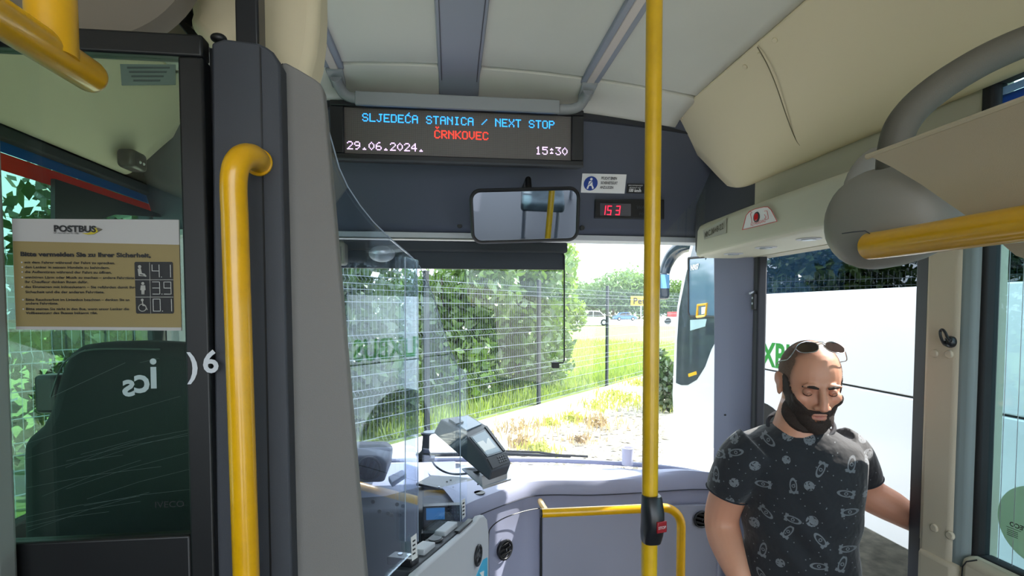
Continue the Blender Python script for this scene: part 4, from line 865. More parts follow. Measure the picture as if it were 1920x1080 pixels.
# ------------------------------------------------------------------ outside: ground, fence, greenery
GZ = -.33
mg = mat('gravel_ground', 'c9c2b4', .9, var=.35, scale=9, bump=.6, bscale=40)
b = MB(); b.box((-60, -25, GZ-.2), (80, 160, GZ)); struct(b.build('ground', mg))
mroad = mat('road_pale', 'bdbdb8', .85, var=.1, scale=3)
P0 = Vector((1.796, 10.80, 0)); ST = Vector((2.17, 2.43, 0)); fd = ST.normalized(); fo = Vector((-fd.y, fd.x, 0))
def fp(k, off=0, z=0): return P0+ST*k+fo*off+Vector((0, 0, z))
b = MB(); b.prism([fp(-4, -.05, GZ), fp(9, -.05, GZ), fp(9, -1.35, GZ), fp(-4, -1.35, GZ)], (0, 0, .035)); struct(b.build('path', mat('concrete_path', 'd2cfc8', .85, var=.08, scale=6)))
mlawn = mat('lawn', '7c8f4c', .9, var=.35, scale=1.5)
b = MB(); b.prism([fp(-5, .05, GZ), fp(16, .05, GZ), fp(16, 60, GZ), fp(-5, 60, GZ)], (0, 0, .02)); struct(b.build('lawn_ground', mlawn))
b = MB(); b.prism([(-30, 62, GZ+.02), (60, 66, GZ+.02), (60, 98, GZ+.02), (-30, 94, GZ+.02)], (0, 0, .02)); struct(b.build('road', mroad))
def leafmat(name, c, tr=.35, rough=.38):
    m = mat(name, c, rough, var=.5, scale=2.2, spec=.9); t = m.node_tree; bs = t.nodes['Principled BSDF']
    tl = t.nodes.new('ShaderNodeBsdfTranslucent'); c = lin(c); tl.inputs[0].default_value = (min(1, c[0]*1.5), min(1, c[1]*1.5), c[2]*.6, 1)
    mx = t.nodes.new('ShaderNodeMixShader'); mx.inputs[0].default_value = tr
    t.links.new(bs.outputs[0], mx.inputs[1]); t.links.new(tl.outputs[0], mx.inputs[2]); t.links.new(mx.outputs[0], t.nodes['Material Output'].inputs['Surface']); return m
def quads(name, m, C, U, V, parent):
    n = len(C); P = np.stack([C-U, C+V, C+U, C-V], 1).reshape(-1, 3); off = OFF[parent.name] if parent else Vector(C.mean(0))
    P = P-np.array(off)
    me = bpy.data.meshes.new(name); me.vertices.add(n*4); me.vertices.foreach_set('co', P.ravel()); me.loops.add(n*4); me.loops.foreach_set('vertex_index', np.arange(n*4))
    me.polygons.add(n); me.polygons.foreach_set('loop_start', np.arange(n)*4); me.polygons.foreach_set('loop_total', np.full(n, 4)); me.update(calc_edges=True); me.validate()
    me.materials.append(m); o = bpy.data.objects.new(name, me); COL.objects.link(o); OFF[o.name] = Vector(off)
    if parent: o.parent = parent
    else: o.location = off
    return stuff(o)
def rdir(n):
    v = rng.normal(size=(n, 3)); return v/np.linalg.norm(v, axis=1, keepdims=True)
def foliage(parent, m, blobs, n, size, name='foliage', shell=.5, asp=.5):
    Cs = []; w = np.array([b[1][0]*b[1][1]*b[1][2] for b in blobs])**.67; w = w/w.sum()
    for (c, r), k in zip(blobs, (w*n).astype(int)+1):
        d = rdir(k); q = rng.random(k)**(shell)[..., None] if False else (rng.random((k, 1))**shell)
        Cs.append(np.array(c)+d*q*np.array(r))
    C = np.concatenate(Cs); C = C[C[:, 2] > GZ]; k = len(C)
    U = rdir(k); t_ = rdir(k); V = np.cross(U, t_); V /= np.linalg.norm(V, axis=1, keepdims=True)
    s = size*(.6+.8*rng.random((k, 1))); return quads(name, m, C, U*s, V*s*asp, parent)
lm_dark = leafmat('leaf_dark', '465e3a', .22, .24); lm_mid = leafmat('leaf_mid', '59773f', .28, .26); lm_far = leafmat('leaf_far', '5f7a4c', .3, .6); lm_lite = leafmat('leaf_light', '79944a', .35)
mbark = mat('bark', '54483a', .9, bump=.6, bscale=20)
def tree(name, label, base, h, blobs, n, size, m, group=None, trunk=.12, cat='tree'):
    t = thing(name, label, cat, base, group)
    x, y, z = base
    b = MB(); b.tube([(x, y, z), (x+.05*h*.1, y, z+h*.3), (x-.03*h*.1, y+.02, z+h*.7)], [trunk, trunk*.7, trunk*.3], 10); b.build('trunk', mbark, t)
    foliage(t, m, blobs, n, size, shell=.45); return t
def rb(c, R, H_, n=7, s=.55):
    out = []
    for i in range(n):
        a = rng.uniform(0, 6.28); q = rng.random()**.5*R*.65; z = rng.uniform(.25, .85)*H_
        out.append(((c[0]+q*math.cos(a), c[1]+q*math.sin(a), c[2]+z), (R*s*rng.uniform(.8, 1.2), R*s*rng.uniform(.8, 1.2), H_*.22*rng.uniform(.8, 1.2))))
    return out
lab = {-4: 'leafy green bush behind the fence outside the driver side window, farthest left', -3: 'leafy green bush behind the fence seen through the driver side window', -2: 'dense green bush behind the fence at the left end of the windscreen', -1: 'dense green bush behind the fence left of the dark fence post by the ticket machine', 0: 'tall green bush behind the fence under the middle of the blind', 1: 'green bush behind the second fence post left of the blind handle', 2: 'light green bush behind the fence beside the hanging blind handle'}
for k, kk, off, R, hh, n in ((-4, -4.2, 2.6, 2.2, 6.6, 10000), (-3, -3.0, 2.4, 2.1, 6.2, 11000), (-2, -1.9, 1.9, 1.7, 4.4, 14000), (-1, -1.05, 1.7, 1.6, 4.2, 17000), (0, -.32, 1.7, 1.35, 3.8, 12000), (1, .42, 1.5, 1.35, 3.6, 13000), (2, .80, 1.6, .9, 3.0, 6000)):
    c = fp(kk, off, GZ); tree('bush', lab[k], c, hh, rb(c, R, hh, 12, .62)+[((c.x, c.y, GZ+.7), (R, R, .9))], int(n*.72), .10, lm_dark if k < 0 else lm_mid, 'bushes behind the fence', .07, 'bush')
c = fp(1.1, 1.6, GZ); tree('sapling', 'light green young tree rising behind the fence right of the blind', c, 4.4, [((c.x, c.y, 2.0), (.5, .5, 1.2)), ((c.x+.25, c.y+.2, 2.9), (.35, .4, .9)), ((c.x-.3, c.y, 1.2), (.6, .6, .7)), ((c.x+.5, c.y+.4, 1.5), (.4, .4, .5))], 3500, .08, lm_lite, None, .05)
# far tree line
far = [(1075, 118, 9.5, 7.5), (1118, 112, 10, 8.0), (1150, 105, 9, 9.5), (1172, 125, 8, 15.0), (1200, 108, 8, 10), (1225, 115, 8, 9.5), (1262, 120, 9, 7.5), (1300, 112, 8, 8.5), (1335, 118, 9, 8), (1030, 110, 9, 9), (985, 105, 9, 9)]
ftl = ['leftmost', 'second', 'third', 'tall pointed', 'fifth', 'sixth', 'seventh', 'eighth', 'ninth', 'hidden', 'hidden']
nm = ['pale green far tree at the left end of the line past the road', 'round pale far tree above the white car', 'round far tree above the blue car', 'tallest far tree standing out above the line past the road', 'broad far tree behind the yellow town sign', 'far tree directly behind the yellow pole', 'low far tree right of the yellow pole beyond the lorry', 'far tree beyond the coach mirror', 'far tree behind the coach front', 'far tree mostly behind the nearer bushes', 'far tree hidden deep behind the nearer bushes']
for (px, d, R, h), l in zip(far, nm):
    c = D(px, 600, d); c.z = GZ; R *= .8
    tree('far_tree', l, c, h, rb(c, R, h, 9, .55)+[((c.x, c.y, GZ+h*.3), (R, R*.6, h*.3))], 2600, .38, lm_far, 'far trees past the road', .3)
# trees beyond the coach on the right
for i, (x, y, l) in enumerate(((9.5, 1.5, 'dark tree beyond the coach seen through its rear windows'), (9.8, 4.6, 'dark tree beyond the coach seen in the doorway'), (10.0, 7.6, 'dark tree beyond the coach seen in the doorway at left'), (11, 11.5, 'dark tree beyond the front of the coach'), (9.5, -1.5, 'dark tree beyond the coach seen through the side window'))):
    c = Vector((x, y, GZ)); tree('roadside_tree', l, c, 6, rb(c, 2.3, 6, 11, .6)+[((x, y, 1.2), (2.2, 2.0, 1.6))], 5200, .14, lm_dark, 'trees beyond the coach', .15)
# grass blades, weeds, stones
def blades(name, parent, m, P, h, w):
    n = len(P); a = rng.random(n)*6.28; L = np.stack([np.cos(a), np.sin(a), 0*a], 1); hh = h*(.5+rng.random((n, 1)))
    lean = rdir(n)*.35; up = np.array([0, 0, 1.])+lean; up[:, 2] = np.abs(up[:, 2]); C = P+up*hh*.5
    return quads(name, m, C, up*hh*.5, L*w, parent)
n = 42000; k = rng.uniform(-1.2, 6, n); o_ = .1+24*rng.random(n)**1.6
base = np.array([tuple(fp(a, c_, GZ+.02)) for a, c_ in zip(k, o_)])
o = blades('meadow_grass', None, leafmat('grass', '8ea358', .4, .6), base, .22, .016)
tag(o, 'bright sunlit meadow grass beyond the fence', 'grass')
wm = leafmat('weed_green', 'a8ad62', .35, .6); wd = leafmat('weed_dry', 'a8937a', .2, .7)
wl_ = ['dry weed clump nearest the ticket machine, against the pale path', 'low green weed clump on the gravel just above the wiper', 'small green weed clump behind the dry stalks right of the ticket machine', 'green weed clump halfway between ticket machine and pole', 'green weed clump at the path edge left of the pole', 'dry weed clump left of the white cup', 'tall green weed clump left of the yellow pole at the path edge', 'green weed clump directly beside the yellow pole', 'farthest green weed clump, behind the yellow pole', 'green weed clump right of the yellow pole by the dark shrub', 'dry weed clump close to the windscreen above the wiper blade', 'smallest dry weed clump on the gravel near the white cup']
weeds = [(975, 815, .9, 1), (1010, 850, .5, 0), (1030, 800, .5, 0), (1075, 790, .6, 0), (1118, 770, .8, 0), (1120, 800, .7, 1), (1150, 752, .9, 0), (1175, 760, 1.0, 0), (1195, 725, .8, 0), (1240, 770, .7, 0), (980, 838, .6, 1), (1090, 830, .4, 1)]
for (px, py, h, dry), wlab in zip(weeds, wl_):
    c = H(px, py, 2, GZ); t = thing('weed_clump', wlab, 'weeds', c, 'dry weed clumps on the gravel' if dry else 'green weed clumps on the gravel')
    n = 110; P = np.array(c)+rng.normal(size=(n, 3))*np.array([.32, .32, 0])*h; blades('blades', t, wd if dry else wm, P, .24*h, .012)
    foliage(t, wd if dry else wm, [((c.x, c.y, c.z+.14*h), (.30*h, .30*h, .17*h))], 130, .035, 'leaves')
c = H(1252, 772, 2, GZ); t = thing('shrub', 'dark green shrub on the gravel beside the coach front', 'shrub', c)
b = MB(); b.tube([c, c+Vector((0, 0, .5))], .03, 8); b.build('stem', mbark, t); foliage(t, lm_dark, [((c.x, c.y, c.z+.5), (.35, .35, .5)), ((c.x-.2, c.y, c.z+.9), (.22, .25, .35))], 1100, .07, 'leaves')
n = 2600; P = []
b = MB()
for i in range(n):
    y = rng.uniform(5.2, 10.5); x = rng.uniform(-.2, 1.0)*(y*.42)+.0*y; 
    p = fp(0, 0, 0); dd = (Vector((x, y, 0))-p).dot(fo)
    if dd > -1.5: continue
    s = .02+.06*rng.random()**3; z = GZ
    q = [(x-s, y, z+s*.3), (x+s*.8, y-s*.4, z+s*.2), (x+s*.2, y+s, z+s*.3), (x, y, z+s*rng.uniform(.7, 1.2))]
    b.add(q, [(0, 1, 3), (1, 2, 3), (2, 0, 3)])
o = stuff(b.build('gravel_stones', mat('stone', 'b9b2a6', .9, var=.3, scale=5), smooth=False)); tag(o, 'loose pale gravel stones in front of the bus', 'gravel')

# fence: posts and wire panels
mpost = mat('fence_post_grey', '1c242b', .6); mwire = mat('fence_wire', '7d8994', .45, metal=.3)
t = thing('wire_fence', 'grey wire mesh fence with dark posts running diagonally past the bus', 'fence', fp(0, 0, GZ)); ztop = 2.2
for k in range(-5, 7):
    c = fp(k); b = MB(); b.obox((c.x, c.y, (GZ+ztop+.05)/2), (fd, fo, (0, 0, 1)), (.042, .03, (ztop+.05-GZ)/2)); b.build('post', mpost, t, bevel=.006)
    if k < 6:
        b = MB(); N_ = 48; r = .0024
        for i in range(1, N_):
            q = fp(k+i/N_, -.035)
            prof_ = [(GZ+.05, 0)]
            for zb_ in (-.2, .5, 1.25, 2.05): prof_ += [(zb_-.05, 0), (zb_, -.05), (zb_+.05, 0)]
            prof_ += [(ztop, 0)]
            b.tube([q+fo*(o_)+Vector((0, 0, z)) for z, o_ in prof_], r if k < 2 else r*1.3, 3, False)
        for z, oo in [(zb_+dz, 0) for zb_ in (-.2, .5, 1.25, 2.05) for dz in (-.05, .05)]+[(.12, 0), (.32, 0), (.75, 0), (.97, 0), (1.5, 0), (1.75, 0), (1.92, 0)]:
            b.tube([fp(k, -.035+oo, z), fp(k+1, -.035+oo, z)], r*2.0, 4, False)
        stuff(b.build('wire_panel', mwire, t, fix=False, smooth=False))
# town sign
t = thing('town_sign', 'yellow town name sign on a thin post beyond the meadow', 'sign', Vector(D(1212, 613, 60)))
my = mat('sign_yellow', 'f2b830', .5)
q = [D(x, y, 60) for x, y in ((1183, 573), (1236, 574), (1236, 556), (1183, 555))]
b = MB(); b.prism(q, (0, .06, 0)); b.build('plate', my, t)
X_ = (q[1]-q[0]); X_.z = 0
for px in (1202, 1224): p = D(px, 573, 60.1); b = MB(); b.tube([(p.x, p.y, GZ), (p.x, p.y, p.z+.9)], .07, 8); b.build('post', M['alu'], t)
text('town_name', 'Petina', 1.0, M['ink'], D(1187, 570, 59.95), X_, (0, 0, 1), t, sx=.95, space=1.1, bold=.02)
# cars and lorry
def car(name, label, px, py, d, m, dirx=1, L_=3.9, s=1.0):
    c = Vector(D(px, py, d)); c.z = GZ+.04; t = thing(name, label, 'car', c)
    W_ = .8*s
    pr = [(-.5, .18), (-.5, .42), (-.46, .50), (-.36, .54), (-.22, .86), (-.12, .92), (.12, .92), (.26, .58), (.44, .50), (.5, .40), (.5, .18)]
    f = lambda u, v, yy_: (c.x+u*L_*dirx, c.y+yy_, c.z+v*1.55*s)
    b = MB(); b.loft([[f(u, v, -W_*(1 if v < .56 else .82)) for u, v in pr], [f(u, v, W_*(1 if v < .56 else .82)) for u, v in pr]]); b.build('body', m, t, bevel=.04)
    b = MB(); b.prism([f(u, v, -W_*.99) for u, v in ((-.33, .56), (-.21, .83), (-.02, .87), (-.02, .56))], (0, .05, 0)); b.build('side_window', M['satin'], t)
    b = MB(); b.prism([f(u, v, -W_*.99) for u, v in ((.01, .56), (.01, .87), (.11, .87), (.22, .58))], (0, .05, 0)); b.build('side_window', M['satin'], t)
    for u in (-.31, .31):
        p = f(u, .2, -W_-.02); b = MB(); b.disc(p, (0, 1, 0), .31*s, .2, 18); w = b.build('wheel', M['rubber'], t); b = MB(); b.disc((p[0], p[1]-.01, p[2]), (0, -1, 0), .18*s, .02, 14); b.build('hub_cap', M['alu'], w)
car('parked_car', 'blue car parked on the far road beside the town sign', 1171, 601, 92, mat('car_blue', '3f6fb4', .25, coat=.6), 1, 3.9, 1.0)
car('white_car', 'white car on the road behind the fence post', 1108, 611, 64, mat('car_white', 'e8ecef', .25, coat=.6), -1, 4.2, 1.25)
c = Vector(D(1283, 606, 70)); c.z = GZ+.04
t = thing('lorry', 'white flatbed lorry with a red load right of the yellow pole', 'lorry', c)
b = MB(); b.box((c.x-2.9, c.y, c.z+.5), (c.x+2.6, c.y+2, c.z+.95)); b.build('bed', M['white'], t)
b = MB(); b.box((c.x+.6, c.y+.1, c.z+.95), (c.x+2.4, c.y+1.9, c.z+2.4)); b.build('tank', mat('tank_blue', '5b7d9c', .4), t, bevel=.4, seg=4)
b = MB(); b.box((c.x-1.6, c.y+.2, c.z+.95), (c.x-.2, c.y+1.8, c.z+1.6)); b.build('red_load', M['red'], t, bevel=.05)
for u in (-2.2, -.4, 1.8): b = MB(); b.disc((c.x+u, c.y-.02, c.z+.42), (0, 1, 0), .42, .3, 18); b.build('wheel', M['rubber'], t)

# ------------------------------------------------------------------ coach alongside
XF = 2.4
mcw = mat('coach_white', 'd2d4da', .3, coat=.4)
t = thing('coach', 'white coach with dark windows and green lettering parked alongside the doorway', 'coach', (3.6, 1, GZ)); coach = t
def sidepanel(name, y0, y1, z0, z1, x=XF, th=.05, m=None): b = MB(); b.box((x, y0, z0), (x+th, y1, z1)); return b.build(name, m or mcw, t, bevel=.008)
hit_ = lambda px, py: H(px, py, 0, XF)
sidepanel('upper_panel', -4, 4.62, 1.193, 1.768); sidepanel('lower_panel', -4, 4.62, .375, 1.182)
sidepanel('skirt_gap', -4, 4.62, 1.15, 1.22, XF+.02, .02, M['black'])
sidepanel('far_side_panel', -4, 5.2, .3, 1.70, 4.85, .05)
b = MB(); b.box((XF+.02, -4, 2.38), (4.9, 5.1, 2.46)); b.build('roof', mcw, t, bevel=.03)
b = MB(); b.box((XF+.05, -4, .6), (4.85, 5.2, .7)); b.build('deck', M['black'], t)
b = MB(); b.box((XF+.012, -4, 1.765), (XF+.022, 4.66, 2.42)); b.build('side_glass', G['coach'], t)
b = MB(); b.box((4.86, -4, 1.69), (4.87, 5.1, 2.42)); b.build('far_side_glass', G['coach'], t)
for y in (-2.4, -.6, 1.3, 3.0, 4.55): b = MB(); b.box((XF+.03, y-.05, 1.7), (XF+.07, y+.05, 2.4)); b.build('window_post', M['black'], t)
for i, y in enumerate((-1.3, -.5, .3, 1.0, 1.8, 2.6, 3.4)):
    b = MB(); b.box((2.75, y-.06, 1.0), (3.5, y+.10, 2.02)); b.build('coach_seat', M['seat'], t, bevel=.05)
fpnl = [(1236, 900), (1262, 740), (1266, 640), (1271, 575), (1284, 510), (1297, 455), (1302, 430), (1370, 430), (1370, 900)]
fp_ = [hit_(*q) for q in ((1258, 850), (1261, 740), (1265, 640), (1270, 575), (1282, 510), (1296, 455))]
pts = [Vector((XF, 4.62, .375)), Vector((XF, 5.5, .40))]+[p for p in fp_ if p.z > .45]+[Vector((XF, 5.0, 2.44)), Vector((XF, 4.62, 2.44))]
b = MB(); b.prism(pts, (.05, 0, 0)); b.build('front_side_panel', mcw, t)
bl = [hit_(*q) for q in ((1268, 718), (1270, 640), (1274, 580), (1287, 515), (1300, 462))]+[Vector((XF, 4.99, 2.40)), Vector((XF, 4.40, 2.40))]+[hit_(*q) for q in ((1342, 640), (1334, 655), (1322, 688), (1307, 712), (1290, 722), (1278, 722))]
for p in bl: p.x = XF-.004
b = MB(); b.prism(bl, (.006, 0, 0)); b.build('cab_black_panel', mat('coach_black', '2b3440', .15, coat=.5), t)
def cq(x): return [Vector((XF-x, p.y, p.z)) for p in (hit_(1293, 484), hit_(1350, 480), hit_(1350, 594), hit_(1296, 593), hit_(1293, 585))]
b = MB(); b.prism(cq(.009), (.005, 0, 0)); b.build('cab_side_window', mat('coach_cab_window', '4a657c', .08, coat=.5), t)
b = MB(); q = cq(.010); b.tube(q+[q[0]], .012, 8); b.build('cab_window_seal', M['rubber'], t)
yl = [H(x, y, 0, XF-.012) for x, y in ((1307, 594), (1309, 572), (1326, 570), (1323, 592))]
b = MB(); b.tube(yl+[yl[0]], .014, 8); b.build('yellow_bracket', M['yellow'], t)
b = MB(); b.prism([H(x, y, 0, XF-.011) for x, y in ((1315, 576), (1323, 575), (1321, 588), (1315, 589))], (.004, 0, 0)); b.build('white_tag', M['white'], t)
text('fleet_number', 'N907', .075, M['white'], H(1295, 507, 0, XF-.014), (0, -1, 0), (0, 0, 1), t, bold=.002)
b = MB(); b.prism([H(x, y, 0, XF-.008) for x, y in ((1290, 701), (1305, 696), (1306, 702), (1291, 707))], (.004, 0, 0)); b.build('yellow_marker', M['yellow'], t)
b = MB(); b.prism([H(x, y, 0, XF-.011) for x, y in ((1294, 600), (1325, 598), (1322, 612), (1294, 620))], (.004, 0, 0)); b.build('lower_cab_pane', mat('pane_pale', '9fb8bd', .2), t)
b = MB(); b.box((2.45, 5.40, .35), (4.85, 5.50, 1.3)); b.build('front_panel', mcw, t, bevel=.03)
b = MB(); b.prism([(2.47, 5.45, 1.3), (4.85, 5.45, 1.3), (4.85, 5.1, 2.44), (2.47, 5.1, 2.44)], (0, .01, 0)); b.build('coach_windscreen', G['coachwind'], t)
ly = 4.15
o = text('green_lettering', 'FLiXBUS', .25, mat('flix_green', '1f7a2c', .45), (XF-.001, ly, 1.222), (0, -1, 0), (0, 0, 1), t, sx=.92, bold=.007)
yc = 3.86; zc = .43
b = MB(); b.disc((XF-.002, yc, zc), (1, 0, 0), .50, .012, 48); b.build('wheel_arch', mat('arch_black', '0b0b0c', .9), t)
b = MB(); b.disc((XF-.006, yc, zc-.28), (1, 0, 0), .46, .02, 40); w = b.build('tyre', M['rubber'], t); b = MB(); b.disc((XF-.012, yc, zc-.28), (1, 0, 0), .26, .01, 32); b.build('wheel_rim', M['alu'], w)
path = smoothpath([D(*q) for q in ((1345, 480, 5.0), (1332, 462, 5.2), (1308, 456, 5.5), (1283, 460, 5.7), (1262, 476, 5.85), (1250, 497, 5.9), (1245, 516, 5.9))], 6)
mmir = mat('coach_mirror_black', '25323f', .2, coat=.5)
b = MB(); b.tube(path, np.linspace(.11, .055, len(path)), 14); b.build('mirror_arm', mmir, t)
c = D(1246, 536, 5.9); b = MB(); b.box((c.x-.09, c.y-.07, c.z-.15), (c.x+.04, c.y+.10, c.z+.14)); mh = b.build('mirror_head', mmir, t, bevel=.035, seg=3)
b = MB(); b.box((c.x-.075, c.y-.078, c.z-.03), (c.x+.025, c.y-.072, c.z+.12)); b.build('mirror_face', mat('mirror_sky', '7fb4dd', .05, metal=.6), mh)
def sstep(a, b_, x): t_ = np.clip((x-a)/(b_-a), 0, 1); return t_*t_*(3-2*t_)
# ------------------------------------------------------------------ man in the doorway
D0 = D; KS = 1.06
def D(px, py, d): return D0(px, py, d*KS)
er = Vector((.809, -.588, 0)); eb = Vector((.588, .809, 0))
def remesh(parts, vox, smooth=2, name='tmp', fac=.5):
    me = bpy.data.meshes.new(name); me.from_pydata(parts.v, [], parts.f)
    bm = bmesh.new(); bm.from_mesh(me); bmesh.ops.recalc_face_normals(bm, faces=bm.faces); bmesh.ops.triangulate(bm, faces=bm.faces); bm.to_mesh(me); bm.free()
    o = bpy.data.objects.new(name, me); COL.objects.link(o)
    r = o.modifiers.new('r', 'REMESH'); r.mode = 'VOXEL'; r.voxel_size = vox
    s = o.modifiers.new('s', 'SMOOTH'); s.iterations = smooth; s.factor = fac
    dg = bpy.context.evaluated_depsgraph_get(); m2 = bpy.data.meshes.new_from_object(o.evaluated_get(dg)); bpy.data.objects.remove(o)
    co = np.empty(len(m2.vertices)*3); m2.vertices.foreach_get('co', co); no = np.empty(len(m2.vertices)*3); m2.vertices.foreach_get('normal', no)
    fs = [tuple(p.vertices) for p in m2.polygons]; return co.reshape(-1, 3), no.reshape(-1, 3), fs
def meshobj(name, co, fs, m, parent, attr=None):
    off = OFF[parent.name]; me = bpy.data.meshes.new(name); me.from_pydata((co-np.array(off)).tolist(), [], fs)
    me.polygons.foreach_set('use_smooth', [True]*len(fs)); me.materials.append(m)
    if attr is not None:
        a = me.attributes.new('tint', 'FLOAT_COLOR', 'POINT'); a.data.foreach_set('color', attr.ravel())
    o = bpy.data.objects.new(name, me); COL.objects.link(o); OFF[o.name] = off.copy(); o.parent = parent; return o
# head frame
az = math.radians(20); f0 = (-eb*math.cos(az)+er*math.sin(az)); pt_ = math.radians(13)
hf = (f0*math.cos(pt_)-Vector((0, 0, 1))*math.sin(pt_)).normalized(); hu = (Vector((0, 0, 1))*math.cos(pt_)+f0*math.sin(pt_)).normalized(); hx = hu.cross(hf)
HR = Matrix((hx, hf, hu)).transposed(); HC = D(1519, 717, 1.40); KH = .93*KS
def hp_(x, y, z): return HC+(hx*x+hf*y+hu*z)*KH
man = thing('person', 'bearded man in a dark printed T-shirt standing in the doorway, sunglasses on his head', 'person', (HC.x, HC.y, -.2))
b = MB()
def he(c, r): b.ell(hp_(*c), [q*KH for q in r], HR, 28, 18)
he((0, -.014, .026), (.0765, .098, .090)); he((0, .018, -.040), (.061, .074, .074)); he((0, .045, -.075), (.045, .046, .042)); he((0, .0, .0), (.072, .085, .075)); he((0, .066, -.098), (.024, .022, .020))
for s in (-1, 1):
    he((s*.040, .058, -.022), (.022, .022, .022)); he((s*.028, .083, .020), (.022, .009, .007))
    he((s*.0125, .099, -.037), (.0095, .011, .0085))
    he((s*.078, -.012, -.006), (.006, .017, .030)); he((s*.083, -.020, .006), (.005, .016, .020)); he((s*.078, -.004, -.028), (.006, .010, .011))
b.tube([hp_(0, .080, .018), hp_(0, .093, .0), hp_(0, .105, -.020), hp_(0, .110, -.033), hp_(0, .096, -.042)], [.0085, .0095, .0112, .0128, .0085], 14)
he((0, .086, -.0600), (.022, .010, .006)); he((0, .086, -.0705), (.020, .0105, .0065))
nb = D(1497, 800, 1.425)
b.tube([hp_(0, -.02, -.02), hp_(0, -.024, -.07), HC.lerp(nb, .62)-f0*.012, nb, nb-Vector((0, 0, .08))], [.062, .060, .058, .067, .079], 24)
W_ = .0014*KS
def ringb(px, py, hw, th, d, n=28, e=.85):
    c = D(px, py, d); return [c+er*(hw*W_*math.copysign(abs(math.cos(a))**e, math.cos(a)))+eb*(KS*th*math.copysign(abs(math.sin(a))**e, math.sin(a))) for a in [2*math.pi*k/n for k in range(n)]]
TOR = [(792, 1499, 40, .052), (806, 1497, 66, .066), (826, 1493, 104, .085), (850, 1492, 118, .100), (885, 1495, 113, .112), (930, 1500, 106, .114), (980, 1499, 100, .112), (1030, 1497, 99, .112), (1085, 1499, 104, .114), (1180, 1502, 110, .115)]
b.loft([ringb(x, y, hw*.86, th*.84, 1.43) for y, x, hw, th in TOR])
# arms (image left hangs to the hip, image right reaches out)
AL = smoothpath([D(1402, 848, 1.43), D(1372, 910, 1.46), D(1354, 965, 1.49), D(1358, 1005, 1.475), D(1378, 1062, 1.40), D(1392, 1090, 1.37)], 5)
b.tube(AL, np.interp(np.linspace(0, 1, len(AL)), [0, .2, .4, .55, .62, .8, 1], [0.0551, 0.053, 0.0488, 0.0488, 0.0488, 0.036, 0.0265]), 20)
AR = smoothpath([D(1590, 850, 1.43), D(1612, 900, 1.45), D(1630, 926, 1.45), D(1672, 950, 1.425), D(1716, 976, 1.40), D(1742, 990, 1.395)], 5)
b.tube(AR, np.interp(np.linspace(0, 1, len(AR)), [0, .2, .4, .6, .8, 1], [0.0509, 0.0477, 0.0488, 0.0445, 0.0339, 0.0254]), 20)
def hand(w, d, palm_n, thumb, curl, L_=.085):
    d = d.normalized(); palm_n = palm_n.normalized(); sd = d.cross(palm_n).normalized()
    if sd.dot(thumb) < 0: sd = -sd
    b.loft([[w+d*t+sd*(q*math.cos(a))+palm_n*(.013*math.sin(a)) for a in [2*math.pi*k/16 for k in range(16)]] for t, q in ((-.015, .024), (.02, .034), (.055, .041), (.085, .040), (.092, .034))])
    for i, (o_, ln) in enumerate(((.030, .072), (.010, .080), (-.011, .074), (-.030, .058))):
        p = w+d*.08+sd*o_; pts = [p]; dr = d.copy()
        for k, fr in enumerate((.45, .32, .23)):
            dr = (Matrix.Rotation(curl*(1 if k else .8), 3, d.cross(palm_n)) @ dr).normalized(); pts.append(pts[-1]+dr*ln*fr)
        b.tube(smoothpath(pts, 3), np.linspace(.0092, .0072, 10), 10)
    p = w+d*.02+sd*.026; b.tube(smoothpath([p, p+d*.025+sd*.022+palm_n*.008, p+d*.052+sd*.026+palm_n*.022, p+d*.068+sd*.018+palm_n*.034], 3), np.linspace(.013, .008, 10), 10)
w1 = AL[-1]; hand(w1, (D(1412, 1150, 1.36)-w1), eb*1.0+er*.2, er, .22)
w2 = AR[-1]; hand(w2, (Vector((1.42, 1.31, w2.z-.02))-w2), (Vector((0, -1, 0))), Vector((0, 0, 1)), .75)
co, no, fs = remesh(b, .0034, 4)
# features: pushes in head space
def local(co): 
    q = co-np.array(HC); return np.stack([q@np.array(hx), q@np.array(hf), q@np.array(hu)], 1)/KH
lc = local(co)
def push(p, d, amt, sg):
    global lc
    sg = np.array(sg if hasattr(sg, '__len__') else [sg]*3); w = np.exp(-(((lc-np.array(p))/sg)**2).sum(1)); lc = lc+w[:, None]*np.array(d)*amt
for s in (-1, 1):
    push((s*.031, .078, .000), (0, -1, 0), .0085, (.013, .03, .010)); push((s*.012, .086, .002), (0, -1, 0), .003, (.008, .02, .012))
    push((s*.0105, .104, -.043), (0, 0, 1), .004, (.005, .008, .005)); push((s*.026, .080, -.045), (0, -1, 0), .002, (.010, .02, .012))
    push((s*.082, -.012, .0), (-s, 0, 0), .004, (.01, .010, .016))
push((0, .094, -.0652), (0, -1, 0), .006, (.022, .02, .0022)); push((0, .085, -.082), (0, -1, 0), .004, (.018, .02, .006))
inhead = lc[:, 2] > -.14
co = np.array(HC)+KH*(lc[:, :1]*np.array(hx)+lc[:, 1:2]*np.array(hf)+lc[:, 2:3]*np.array(hu))
sk = np.tile(np.array([*lin('c98f74'), 1.]), (len(co), 1))
def paint(p, sg, c, k=1.):
    w = k*np.exp(-(((lc-np.array(p))/np.array(sg))**2).sum(1)); w = np.clip(w, 0, 1)[:, None]; sk[:, :3] = sk[:, :3]*(1-w)+np.array(lin(c))*w
paint((0, .094, -.0655), (.020, .02, .009), 'b06a60', .9)
for s in (-1, 1):
    paint((s*.031, .078, .000), (.016, .02, .010), 'a06a55', .6); paint((s*.045, .07, -.025), (.02, .03, .018), 'cc8a70', .5); paint((s*.082, -.015, .0), (.01, .02, .03), 'c67f6a', .5)
paint((0, .11, -.03), (.014, .02, .014), 'c87f68', .5)
